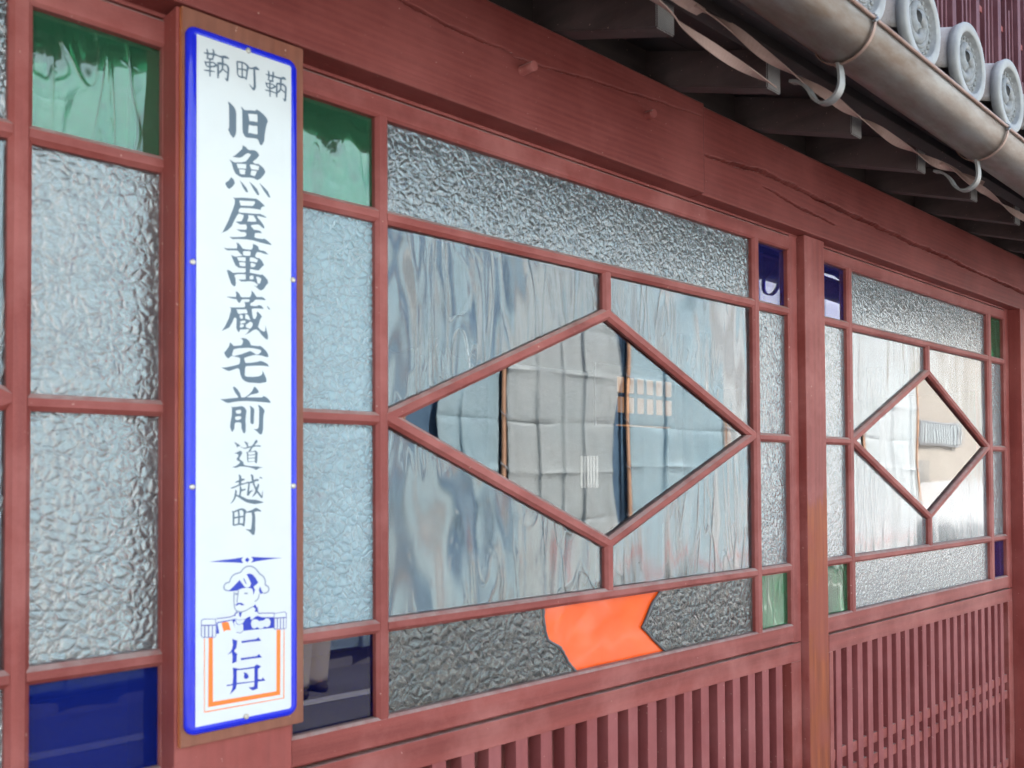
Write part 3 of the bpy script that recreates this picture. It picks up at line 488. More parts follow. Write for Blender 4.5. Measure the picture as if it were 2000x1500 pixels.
# ------------------------------------------------------------------ sash windows
ZT, ZB = 2.1325, 1.1450        # sash outer top, bottom
ZG1, ZG0 = 2.0965, 1.1895      # top rail lower edge, bottom rail upper edge
HM = [(1.9365, 1.9578), (1.6275, 1.6478), (1.3145, 1.3355)]   # cross muntins
def sash(label, xo0, xo1, xi0, xi1, nl, nr, ml, mr, colours, wavy, repair=False, pale=False):
    """xo: outer, xi: inner edges of stiles; ml/mr (a,b) upright muntins; colours: corner glass"""
    t = thing('sash_window', label, 'window', (xo0, 0, ZB), 'glazed sash windows of the red shopfront')
    rz, rx = MAT['red_z'], MAT['red_x']
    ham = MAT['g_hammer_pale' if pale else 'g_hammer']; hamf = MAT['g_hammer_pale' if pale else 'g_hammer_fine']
    muntin_v('stile', xo0, xi0, ZB, ZT, t, rz, 0, .004)
    muntin_v('stile', xi1, xo1, ZB, ZT, t, rz, 0, .004)
    muntin_h('top_rail', xi0-.003, xi1+.003, ZG1, ZT-.0005, t, rx, .0003, .004)
    muntin_h('bottom_rail', xi0-.003, xi1+.003, ZB+.0005, ZG0, t, rx, .0003, .004)
    for a, b in (ml, mr): muntin_v('muntin', a, b, ZG0-.004, ZG1+.004, t, rz, .0006)
    for i, (z0, z1) in enumerate(HM):
        muntin_h('muntin', xi0-.004, ml[0]+.004, z0, z1, t, rx, .0010)
        if i != 1: muntin_h('muntin', ml[1]-.004, mr[0]+.004, z0, z1, t, rx, .0010)
        muntin_h('muntin', mr[1]-.004, xi1+.004, z0, z1, t, rx, .0010)
    cx = (ml[1]+mr[0])/2; hw = (mr[0]-ml[1])/2+.030; cz, hh = 1.641, .2325
    diamond_ring('diamond_muntin', cx, cz, hw, hh, .0225, ml[0]+.009, mr[1]-.009, t, rx, .0014)
    muntin_v('muntin', cx-.012, cx+.012, cz+hh-.012, HM[0][0]+.004, t, rz, .0018)
    muntin_v('muntin', cx-.012, cx+.012, HM[2][1]-.004, cz-hh+.012, t, rz, .0018)
    e = .004
    L0, L1, R0, R1 = xi0-e, ml[0]+e, mr[1]-e, xi1+e
    M0, M1 = ml[1]-e, mr[0]+e
    hz = [ZG0-e, HM[2][0]+.008, HM[1][0]+.008, HM[0][0]+.008, ZG1+e]
    lab = {'navy': 'dark navy corner pane', 'green': 'green corner pane', 'blue': 'cobalt blue corner pane', 'violet': 'violet blue corner pane'}
    def col(c): return MAT['g_'+c]
    tl, bl, tr, br = colours
    pane(rect(L0, L1, hz[3], hz[4]), col(tl), t, lab[tl]); pane(rect(L0, L1, hz[0], hz[1]), col(bl), t, lab[bl])
    pane(rect(R0, R1, hz[3], hz[4]), col(tr), t, lab[tr]); pane(rect(R0, R1, hz[0], hz[1]), col(br), t, lab[br])
    for a, b in ((hz[1], hz[2]), (hz[2], hz[3])):
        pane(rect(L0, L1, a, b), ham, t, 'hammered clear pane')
        pane(rect(R0, R1, a, b), hamf, t, 'hammered clear pane')
    pane(rect(M0, M1, hz[3], hz[4]), hamf, t, 'hammered clear pane')
    # four wavy panes round the clear diamond, cut to shape
    zt, zb_ = hz[3], hz[1]
    m_ = .012; s = hh/hw; k = hh - m_/math.cos(math.atan(s)); kw = k/s
    inl, inr = cx-kw, cx+kw
    def zline(x): return k*(1-abs(x-cx)/kw)
    up_ = [(M0, cz), (max(M0, inl), cz+max(0, zline(M0)))]
    for sx in (-1, 1):
        xe = M0 if sx < 0 else M1
        ztip = max(0, zline(xe))
        for sz in (-1, 1):
            ze = zt if sz > 0 else zb_
            pts = [(xe, cz+sz*ztip), (cx, cz+sz*k), (cx, ze), (xe, ze)]
            if (sx*sz) > 0: pts = pts[::-1]
            pane(pts, wavy, t, 'wavy clear pane')
    pane([(inl, cz), (cx, cz-k), (inr, cz), (cx, cz+k)], MAT['g_clear'], t, 'flat clear diamond pane')
    if not repair:
        pane(rect(M0, M1, hz[0], hz[1]), hamf, t, 'hammered clear pane')
    else:
        lf = [(1.1368, 1.3225), (1.1375, 1.2995), (1.1385, 1.2865), (1.1425, 1.268), (1.149, 1.2545), (1.162, 1.2475), (1.180, 1.2375), (1.190, 1.224), (1.200, 1.2095), (1.214, 1.195), (1.2235, 1.1855)]
        rg = [(1.4840, 1.3225), (1.4690, 1.3070), (1.4490, 1.291), (1.4330, 1.268), (1.4165, 1.2465), (1.4290, 1.2370), (1.4560, 1.2150), (1.4760, 1.2000), (1.4960, 1.1855)]
        pane([(M0, hz[0])] + [(lf[-1][0], hz[0])] + lf[::-1] + [(M0, hz[1])], MAT['g_hammer_dark'], t, 'hammered pane left of the orange piece')
        pane([(rg[-1][0], hz[0]), (M1, hz[0]), (M1, hz[1])] + rg, MAT['g_hammer_dark'], t, 'hammered pane right of the orange piece')
        pane([(lf[-1][0]-.004, hz[0])] + [(rg[-1][0]+.004, hz[0])] + [(x+.004, z) for x, z in rg[::-1]] + [(x-.004, z) for x, z in lf], MAT['g_orange'], t, 'opaque orange piece of glass', y0=.0176)
        for ln in (lf, rg):
            bm = bmesh.new(); pts = []
            for (xa, za), (xb, zb2) in zip(ln, ln[1:]):
                for q in range(3): pts.append((xa+(xb-xa)*q/3+random.uniform(-.0005, .0005), .0140, za+(zb2-za)*q/3))
            pts.append((ln[-1][0], .0140, ln[-1][1]))
            tube(bm, pts, [random.uniform(.0022, .0034) for _ in pts], 8)
            link('caulk_bead', bm, MAT['caulk'], t)
    return t
sash('sash window left of the enamel sign, green glass in its upper right corner', -.945, .4486+.022, -.905, .4345+.014, 0, 0,
     (-.775, -.752), (.2735, .2986), ('green', 'blue', 'green', 'blue'), MAT['g_wavy'])
sash('middle sash window with an orange repair piece in its lower pane', .592, 2.0145, .632, 1.9735, 0, 0,
     (.7728, .7962), (1.8185, 1.8440), ('green', 'navy', 'violet', 'green'), MAT['g_wavy'], True)
sash('sash window right of the worn post, beige building reflected in its diamond', 2.115, 3.493, 2.150, 3.4480, 0, 0,
     (2.2785, 2.3045), (3.2935, 3.3265), ('violet', 'green', 'green', 'violet'), MAT['g_wavy2'], False, True)

# ------------------------------------------------------------------ lattice panels under the windows
def lattice(label, x0, x1, slats):
    t = thing('lattice_panel', label, 'lattice', (x0, 0, .30), 'slatted panels under the sash windows')
    z0, z1 = .30, 1.1415
    bbox('frame_rail', x0, x1, 0, .034, 1.098, z1, MAT['red_x'], t, .0015)
    bbox('frame_rail', x0, x1, 0, .034, z0, .36, MAT['red_x'], t, .0015)
    bbox('stile', x1-.046, x1, -.0004, .0335, .36, 1.098, MAT['red_z'], t, .0015)
    bbox('stile', x0, x0+.02, -.0004, .0335, .36, 1.098, MAT['red_z'], t, .0015)
    for s in slats:
        j = random.uniform(-.0012, .0012)
        o = bbox('slat', s+j, s+.0285+j, .0016, .030, .36, 1.098, MAT['slat'], t, .0012)
    for za, zb2 in ((.8150, .8425), (.7580, .7860), (.52, .548), (.46, .488)):
        bbox('cross_rail', x0+.02, x1-.046, .006, .026, za, zb2, MAT['red_x'], t, .0012)
    bbox('back_board', x0, x1, .060, .072, z0, z1, MAT['red_x'], t, .001)
    return t
lattice('slatted panel below the middle window with plain uprights', .600, 2.010, [.694+.0602*i for i in range(21)])
lattice('slatted panel below the right window, two cross rails showing', 2.150, 3.4870, [2.1885+.0592*i for i in range(21)])
lattice('slatted panel below the left window, beside the sign post', -.94, .452, [-.90+.0602*i for i in range(21)])

# ------------------------------------------------------------------ posts, beams
t = tag(bbox('post', .4490, .609, -.036, .12, .0, 2.1355, MAT['post_red'], None, .0025), 'red post behind the enamel sign and its board', 'post')
t = tag(bbox('post', 2.0165, 2.1145, -.018, .10, .0, 2.1375, MAT['post_worn'], None, .002), 'post between two windows, paint worn to orange wood below', 'post')
t = tag(bbox('post', 3.4950, 3.655, -.0385, .12, .0, 2.1375, MAT['post_red'], None, .0025), 'red post at the right edge beyond the last window', 'post')
tag(bbox('post', -1.10, -.947, -.036, .12, .0, 2.1355, MAT['post_red'], None, .0025), 'red post far left beyond the left window', 'post')

def fnoise(x, s=0.0):
    return (math.sin(x*31.7+s)+.6*math.sin(x*83.1+s*2.1)+.4*math.sin(x*191+s*3.3)+.3*math.sin(x*407+s))/2.3
def beam(label, x0, x1, y0, y1, z0, z1, cracks, nx):
    """front face is a fine grid pushed in along drying cracks"""
    nz = 190
    xs = np.linspace(x0, x1, nx); zs = np.linspace(z0, z1, nz)
    X, Z = np.meshgrid(xs, zs); Y = np.full_like(X, y0)
    for pts, wid, dep, sd in cracks:
        px = [p[0] for p in pts]; pz = [p[1] for p in pts]
        cz = np.interp(xs, px, pz) + np.array([fnoise(v, sd) for v in xs])*.0022
        tt = np.clip((xs-px[0])/(px[-1]-px[0]), 0, 1)
        env = np.where((xs >= px[0]) & (xs <= px[-1]), np.sin(np.pi*tt)**.35, 0)
        ww = np.maximum(wid*env*(1+.45*np.array([fnoise(v*1.7, sd+2) for v in xs])), 1e-5)
        dd = np.abs(Z - cz[None, :])/ww[None, :]
        Y += dep*env[None, :]*np.clip(1.25-dd, 0, 1)
    # arris rounding
    e = np.minimum(Z-z0, z1-Z); Y += np.where(e < .002, (.002-e)*.8, 0)
    bm = bmesh.new()
    V = [[bm.verts.new((X[j, i], Y[j, i], Z[j, i])) for i in range(nx)] for j in range(nz)]
    for j in range(nz-1):
        for i in range(nx-1):
            f = bm.faces.new((V[j][i], V[j][i+1], V[j+1][i+1], V[j+1][i])); f.smooth = True
    bt = [bm.verts.new((x0, y1, z0)), bm.verts.new((x1, y1, z0)), bm.verts.new((x1, y1, z1)), bm.verts.new((x0, y1, z1))]
    bm.faces.new([V[0][i] for i in range(nx)][::-1] + [bt[0], bt[1]])
    bm.faces.new([V[-1][i] for i in range(nx)] + [bt[2], bt[3]])
    bm.faces.new([V[j][0] for j in range(nz)] + [bt[3], bt[0]])
    bm.faces.new([V[j][-1] for j in range(nz)][::-1] + [bt[1], bt[2]])
    bm.faces.new((bt[0], bt[3], bt[2], bt[1]))
    return tag(link('beam', bm, MAT['beam']), label, 'beam')
BT = 2.3275
beam('long red lintel beam carrying two wooden pegs over the sign', -1.3, 1.5655, -.0405, .10, 2.1388, BT,
     [([(.70, 2.269), (.7856, 2.2640), (.8637, 2.256), (1.0164, 2.2568)], .0026, .010, 0.3),
      ([(1.02, 2.251), (1.25, 2.2733), (1.5579, 2.3003)], .0018, .007, 1.0)], 900)
beam('cracked red lintel beam over the right window', 1.5665, 5.2, -.0330, .10, 2.1380, BT-.001,
     [([(1.5675, 2.222), (1.7312, 2.2335), (1.8163, 2.2410), (2.1033, 2.2301), (2.25, 2.228)], .0050, .016, 2.0),
      ([(1.80, 2.2080), (1.95, 2.1928), (2.16, 2.182)], .0032, .012, 5.0),
      ([(2.02, 2.2310), (2.3275, 2.2240), (2.62, 2.219)], .0058, .018, 3.0),
      ([(2.45, 2.2151), (2.8424, 2.2169), (3.15, 2.2050)], .0058, .018, 4.0),
      ([(3.05, 2.209), (3.5347, 2.2016), (4.2, 2.19)], .0055, .018, 6.0)], 1500)
tag(bbox('head_track', -1.0, 3.495, .0012, .09, 2.1335, 2.1385, MAT['red_x'], None, .0006), 'thin red track board between lintel beam and sash tops', 'trim')
for x, z, rr, ln, lb in ((1.0702-.032, 2.2331, .0085, .030, 'round red wooden peg sticking out of the lintel beam, nearer the sign'),
                         (1.3943-.02, 2.2490, .0080, .019, 'red wooden peg stub in the lintel beam, nearer the beam joint')):
    bm = bmesh.new(); tube(bm, [(x, -.030, z), (x+.001, -.0405-ln*.5, z), (x+.001, -.0405-ln, z-.0005)], [rr, rr, rr*.94], 16)
    tag(link('wooden_peg', bm, MAT['red_y']), lb, 'peg')

# ------------------------------------------------------------------ sign board, enamel sign
def board(name, x0, x1, y0, y1, z0, z1):
    bm = bmesh.new(); fs = box(bm, x0, x1, y0, y1, z0, z1, 1, 0)
    fs[2].material_index = 0
    bmesh.ops.bevel(bm, geom=list(bm.edges), offset=.0012, segments=2, affect='EDGES')
    return link(name, bm, [MAT['board_front'], MAT['board_side']])
def board_mat_fix(o):
    for p in o.data.polygons: p.material_index = 0 if p.normal.y < -.6 else 1
bd = board('wooden_board', .4530, .6225, -.0430, -.0362, 1.2205, 2.1345); board_mat_fix(bd)
tag(bd, 'tall brown wooden board behind the enamel sign, orange at its edge', 'board')
YF = -.0482
def rrect(x0, x1, z0, z1, r, n_=8):
    out = []
    for cx, cz, a0 in ((x1-r, z1-r, 0), (x0+r, z1-r, 90), (x0+r, z0+r, 180), (x1-r, z0+r, 270)):
        for k in range(n_+1):
            a = R(a0+90*k/n_); out.append((cx+r*math.cos(a), cz+r*math.sin(a)))
    return out
def enamel_plate(parent, x0, x1, z0, z1):
    # pressed steel plate: rolled blue rim, slightly raised field
    prof = [(0, -.0432), (.0004, -.0452), (.0016, -.0468), (.0036, -.0480), (.0075, -.0486), (.0100, -.0481), (.0125, -.0474)]
    bm = bmesh.new(); loops = []
    for off, y in prof:
        loops.append([bm.verts.new((x, y, z)) for x, z in rrect(x0+off, x1-off, z0+off, z1-off, max(.014-off, .0016))])
    for a, b in zip(loops, loops[1:]):
        for i in range(len(a)):
            f = bm.faces.new((a[i], a[(i+1) % len(a)], b[(i+1) % len(a)], b[i])); f.smooth = True
    bm.faces.new(loops[-1]); bm.faces.new(loops[0][::-1])
    bmesh.ops.recalc_face_normals(bm, faces=bm.faces)
    link('rim', bm, MAT['blue'], parent)
SX0, SX1, SZ0, SZ1 = .4572, .6112, 1.2340, 2.1125
sg = thing('enamel_sign', 'tall white enamel address sign with blue rim and dark Japanese lettering', 'sign', (.534, -.045, SZ0))
enamel_plate(sg, SX0, SX1, SZ0, SZ1)
bm = bmesh.new(); prism(bm, rect(SX0+.0132, SX1-.0078, SZ0+.0088, SZ1-.0065)[::1], YF+.0002, YF+.0020)
link('face', bm, MAT['white'], sg)
for nm, col, polys, strokes in GLYPHS:
    bm = bmesh.new(); lay = .00012 if col in ('white2', 'orange') and nm != 'frame_thick' else .00004
    if nm in ('tunic_white', 'medal'): lay = .00016
    if nm in ('epaulette', 'hat_outline'): lay = .00022
    y = YF + .0002 - lay
    for pg in polys:
        rings = [[(.45+a*1e-4, 1.2+b*1e-4) for a, b in r] for r in pg]
        prism(bm, rings[0], y, y+.0001, 0, rings[1:])
    for si, st in enumerate(strokes):
        P_ = [Vector((.45+a*1e-4, 1.2+b*1e-4)) for a, b, _ in st]; W_ = [w_*1e-4*(1.38 if col == 'ink' else 1.5 if col == 'navyline' else 1.7) for _, _, w_ in st]
        # rounded densify
        Q, W2 = [P_[0]], [W_[0]]
        for i in range(len(P_)-1):
            p0 = P_[max(i-1, 0)]; p1 = P_[i]; p2 = P_[i+1]; p3 = P_[min(i+2, len(P_)-1)]
            for k in (1, 2, 3, 4):
                u = k/4
                q = .5*((2*p1)+(p2-p0)*u+(2*p0-5*p1+4*p2-p3)*u*u+(3*p1-p0-3*p2+p3)*u**3)
                Q.append(q); W2.append(W_[i]*(1-u)+W_[i+1]*u)
        la, lb2 = [], []
        for i, q in enumerate(Q):
            d = Q[min(i+1, len(Q)-1)]-Q[max(i-1, 0)]
            if d.length < 1e-7: d = Vector((1, 0))
            nn = Vector((-d.y, d.x)).normalized()*W2[i]*.5
            la.append(q+nn); lb2.append(q-nn)
        yy = y - .00002*(si+1)
        va = [bm.verts.new((p.x, yy, p.y)) for p in la]; vb = [bm.verts.new((p.x, yy, p.y)) for p in lb2]
        va2 = [bm.verts.new((p.x, yy+.00008, p.y)) for p in la]; vb2 = [bm.verts.new((p.x, yy+.00008, p.y)) for p in lb2]
        for i in range(len(va)-1):
            for q4 in ((va[i], vb[i], vb[i+1], va[i+1]), (va2[i], va2[i+1], vb2[i+1], vb2[i]),
                       (va[i], va[i+1], va2[i+1], va2[i]), (vb[i], vb2[i], vb2[i+1], vb[i+1])):
                bm.faces.new(q4)
    if nm == 'medal': pass
    kind = 'lettering' if col == 'ink' or nm == 'jintan' else 'emblem'
    link(kind, bm, MAT[col], sg)
for x, z in ((.5389, 2.1035), (.4655, 1.8163), (.6035, 1.8142), (.4655, 1.5387), (.6040, 1.5384), (.537, 1.2453)):
    bm = bmesh.new()
    tube(bm, [(x, -.0478, z), (x, -.0492, z), (x, -.0500, z)], [.0036, .0036, .0022], 14)
    link('screw', bm, MAT['screw'], sg)
# second plate on the last post
b2 = board('wooden_board', 3.555, 3.725, -.0456, -.0388, 1.2205, 2.02); board_mat_fix(b2)
tag(b2, 'orange wooden board on the far right post, mostly out of frame', 'board')
s2 = thing('enamel_sign', 'enamel sign with blue rim at the extreme right edge', 'sign', (3.64, -.046, 1.23))
def shifted_plate(parent, dx, dy, z0, z1):
    prof = [(0, -.0432), (.0004, -.0452), (.0016, -.0468), (.0036, -.0480), (.0075, -.0486), (.0125, -.0474)]
    bm = bmesh.new(); loops = []
    for off, y in prof:
        loops.append([bm.verts.new((x+dx, y+dy, z)) for x, z in rrect(SX0+off, SX1-off, z0+off, z1-off, max(.014-off, .0016))])
    for a, b in zip(loops, loops[1:]):
        for i in range(len(a)): bm.faces.new((a[i], a[(i+1) % len(a)], b[(i+1) % len(a)], b[i]))
    bm.faces.new(loops[-1]); bm.faces.new(loops[0][::-1]); bmesh.ops.recalc_face_normals(bm, faces=bm.faces)
    link('rim', bm, MAT['blue'], parent)
    bbox('face', SX0+dx+.012, SX1+dx-.008, YF+dy+.0002, YF+dy+.002, z0+.009, z1-.009, MAT['white'], parent, 0)
shifted_plate(s2, 3.105, -.0026, 1.23, 1.45)
# ------------------------------------------------------------------ eaves
SL = .34                                               # roof slope
def rafter(x, label):
    w_, h_ = .047, .072
    t = thing('rafter', label, 'rafter', (x, -.26, 2.255), 'rafters under the eaves')
    bm = bmesh.new()
    ya, yb = -.2585, .55
    za, zb = 2.2555, 2.2555+(yb-ya)*SL
    vs_ = [(x-w_/2, ya, za), (x+w_/2, ya, za), (x+w_/2, ya, za+h_), (x-w_/2, ya, za+h_),
           (x-w_/2, yb, zb), (x+w_/2, yb, zb), (x+w_/2, yb, zb+h_), (x-w_/2, yb, zb+h_)]
    v = [bm.verts.new(p) for p in vs_]
    for q in ((0, 1, 2, 3), (4, 7, 6, 5), (0, 4, 5, 1), (3, 2, 6, 7), (0, 3, 7, 4), (1, 5, 6, 2)): bm.faces.new([v[i] for i in q])
    bmesh.ops.bevel(bm, geom=list(bm.edges), offset=.002, segments=2, affect='EDGES')
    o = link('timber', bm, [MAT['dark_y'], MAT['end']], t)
    for p in o.data.polygons: p.material_index = 1 if p.normal.y < -.7 else 0
    return t
ORD = ['first', 'second', 'third', 'fourth', 'fifth', 'sixth', 'seventh', 'eighth', 'ninth', 'tenth']
for i in range(-5, 10):
    xr = 1.148+.3255*i
    if i < 0: lab = ['dark rafter just left of the first visible rafter end', 'dark rafter second left of the first visible end, out of frame', 'dark rafter third left of the first visible end, out of frame', 'dark rafter fourth left of the first visible end, out of frame', 'leftmost dark rafter, out of frame'][-i-1]
    else: lab = ORD[i]+' weathered rafter end from the left under the gutter'
    rafter(xr, lab)
def slope_board(name, x0, x1, ya, yb, z_at, th, mat):
    bm = bmesh.new()
    v = []
    for x in (x0, x1):
        for y in (ya, yb):
            for dz in (0, th): v.append(bm.verts.new((x, y, z_at + (y+.2585)*SL + dz)))
    for q in ((0, 1, 3, 2), (4, 6, 7, 5), (0, 4, 5, 1), (2, 3, 7, 6), (0, 2, 6, 4), (1, 5, 7, 3)): bm.faces.new([v[i] for i in q])
    bmesh.ops.recalc_face_normals(bm, faces=bm.faces)
    return link(name, bm, mat)
yq = -.385
k = 0
while yq < .56:                                        # sheathing boards with hairline gaps
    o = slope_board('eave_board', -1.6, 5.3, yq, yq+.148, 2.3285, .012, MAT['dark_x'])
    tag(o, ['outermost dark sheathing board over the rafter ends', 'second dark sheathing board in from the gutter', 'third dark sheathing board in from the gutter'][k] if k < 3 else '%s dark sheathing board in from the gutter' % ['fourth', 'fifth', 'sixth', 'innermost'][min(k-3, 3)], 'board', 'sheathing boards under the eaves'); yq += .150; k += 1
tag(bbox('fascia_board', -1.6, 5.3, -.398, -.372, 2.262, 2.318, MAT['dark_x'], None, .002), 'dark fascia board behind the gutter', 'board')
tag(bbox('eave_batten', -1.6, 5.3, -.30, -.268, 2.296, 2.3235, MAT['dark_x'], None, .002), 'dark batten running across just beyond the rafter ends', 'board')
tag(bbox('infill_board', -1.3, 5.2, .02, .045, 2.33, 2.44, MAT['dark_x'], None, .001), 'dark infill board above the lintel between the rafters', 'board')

# gutter
gt = thing('gutter', 'half round metal gutter stained brown, hung along the eaves on hooks', 'gutter', (1.4, -.43, 2.28))
GY, GZ, GRd = -.430, 2.280, .050
def gz(x): return GZ-(x-1.4)*.0265
bm = bmesh.new(); xs = [-1.5+.35*i for i in range(20)]
rings = []
for x in xs:
    rg = []
    for k in range(25):
        a = math.pi*k/24; rg.append(bm.verts.new((x, GY-GRd*math.cos(a), gz(x)-GRd*math.sin(a))))
    for k in range(24, -1, -1):
        a = math.pi*k/24; rg.append(bm.verts.new((x, GY-(GRd-.0012)*math.cos(a), gz(x)-(GRd-.0012)*math.sin(a))))
    rings.append(rg)
for a, b in zip(rings, rings[1:]):
    for k in range(50):
        f = bm.faces.new((a[k], a[(k+1) % 50], b[(k+1) % 50], b[k])); f.smooth = True
bmesh.ops.recalc_face_normals(bm, faces=bm.faces)
link('trough', bm, MAT['gutter'], gt)
for s in (-1, 1):
    bm = bmesh.new(); tube(bm, [(x, GY+s*(GRd+.001), gz(x)+.002) for x in xs], .0036, 12)
    link('rim_bead', bm, MAT['bead'], gt)
def hanger(x):
    z = gz(x)
    bm = bmesh.new(); pts = []
    for k in range(21):
        a = math.pi*k/20; pts.append((GY-(GRd+.0025)*math.cos(a), z-(GRd+.0025)*math.sin(a)))
    secs = []
    w_ = .0035
    for i, (y, zz) in enumerate(pts):
        a = math.pi*i/20; n1 = (-math.cos(a), -math.sin(a))
        secs.append([(x-w_, y, zz), (x+w_, y, zz), (x+w_, y+n1[0]*.0018, zz+n1[1]*.0018), (x-w_, y+n1[0]*.0018, zz+n1[1]*.0018)])
    bar_profile(bm, secs)
    h = link('hanger', bm, MAT['bead'], gt)
    # J shaped strap from the gutter bottom back up to the rafter
    P2 = [(-.421, z-.052), (-.424, z-.068), (-.424, z-.088), (-.417, z-.102), (-.403, z-.110), (-.389, z-.108), (-.377, z-.096), (-.366, z-.076), (-.350, z-.060), (-.335, z-.054)]
    secs = []; bm = bmesh.new(); w_ = .009
    Q = []
    for i in range(len(P2)-1):
        p0 = Vector(P2[max(i-1, 0)]); p1 = Vector(P2[i]); p2 = Vector(P2[i+1]); p3 = Vector(P2[min(i+2, len(P2)-1)])
        for k in range(4):
            u = k/4; Q.append(.5*((2*p1)+(p2-p0)*u+(2*p0-5*p1+4*p2-p3)*u*u+(3*p1-p0-3*p2+p3)*u**3))
    Q.append(Vector(P2[-1]))
    for i, q in enumerate(Q):
        d = (Q[min(i+1, len(Q)-1)]-Q[max(i-1, 0)]).normalized(); n1 = Vector((-d.y, d.x))*.0022
        secs.append([(x-w_, q.x-n1.x, q.y-n1.y), (x+w_, q.x-n1.x, q.y-n1.y), (x+w_, q.x+n1.x, q.y+n1.y), (x-w_, q.x+n1.x, q.y+n1.y)])
    bar_profile(bm, secs); link('hook_strap', bm, MAT['steel'], gt)
    # wire clip wrapped on the front bead
    bm = bmesh.new(); fy, fz = GY-GRd-.001, z+.002
    for dx in (-.0035, .0035):
        tube(bm, [(x+dx, fy+.006*math.cos(R(a)), fz+.006*math.sin(R(a))) for a in range(-150, 130, 25)], .0016, 6)
    tube(bm, [(x-.003, fy+.004, fz+.006), (x+.002, fy+.016, fz+.014), (x+.010, fy+.030, fz+.012), (x+.013, fy+.036, fz+.004)], .0016, 6)
    tube(bm, [(x-.006, fy-.004, fz-.008), (x, fy-.006, fz-.004), (x+.006, fy-.003, fz+.002)], .0022, 6)
    link('wire_clip', bm, MAT['steel'], gt)
for i in range(-4, 6): hanger(1.40+.605*i)

# twisted straps under the gutter
def strap(pts, label, w_=.0082, tw=2.4, ph=0.0):
    P_ = [Vector(p) for p in pts]; Q = []
    for i in range(len(P_)-1):
        p0 = P_[max(i-1, 0)]; p1 = P_[i]; p2 = P_[i+1]; p3 = P_[min(i+2, len(P_)-1)]
        for k in range(10):
            u = k/10; Q.append(.5*((2*p1)+(p2-p0)*u+(2*p0-5*p1+4*p2-p3)*u*u+(3*p1-p0-3*p2+p3)*u**3))
    Q.append(P_[-1]); bm = bmesh.new(); secs = []; s = 0
    for i, q in enumerate(Q):
        if i: s += (q-Q[i-1]).length
        d = (Q[min(i+1, len(Q)-1)]-Q[max(i-1, 0)]).normalized()
        a0 = Vector((0, 1, 0)); b0 = d.cross(a0).normalized(); a0 = b0.cross(d).normalized()
        an = ph + s*tw*2*math.pi
        u_ = a0*math.cos(an)+b0*math.sin(an); v_ = d.cross(u_)
        secs.append([q-u_*w_-v_*.0009, q+u_*w_-v_*.0009, q+u_*w_+v_*.0009, q-u_*w_+v_*.0009])
    bar_profile(bm, secs)
    for f in bm.faces: f.smooth = False
    tag(link('fibre_strap', bm, MAT['strap']), label, 'strap')
Y = -.300
strap([(.2, Y, 2.285), (.75, Y, 2.283), (1.067, Y, 2.262), (1.135, Y, 2.246), (1.227, Y, 2.237), (1.307, Y, 2.233), (1.402, Y, 2.232)], 'short twisted tan strap ending loose near the third rafter end', .0080, 1.7, .5)
strap([(.5, Y, 2.298), (1.133, Y, 2.286), (1.165, Y, 2.287), (1.268, Y, 2.290), (1.383, Y, 2.276), (1.501, Y, 2.271), (1.602, Y, 2.270), (1.685, Y, 2.263), (1.803, Y, 2.262), (1.907, Y, 2.257), (2.078, Y, 2.259), (2.221, Y, 2.269), (2.389, Y, 2.274)], 'long twisted tan strap running behind the gutter hooks', .0085, 1.9, 1.1)
strap([(2.12, Y-.004, 2.262), (2.221, Y-.004, 2.262), (2.416, Y-.004, 2.256), (2.51, Y-.004, 2.248), (2.694, Y-.004, 2.246), (3.2, Y-.004, 2.25)], 'tan strap continuing towards the far end of the gutter', .0080, 1.6, 0)

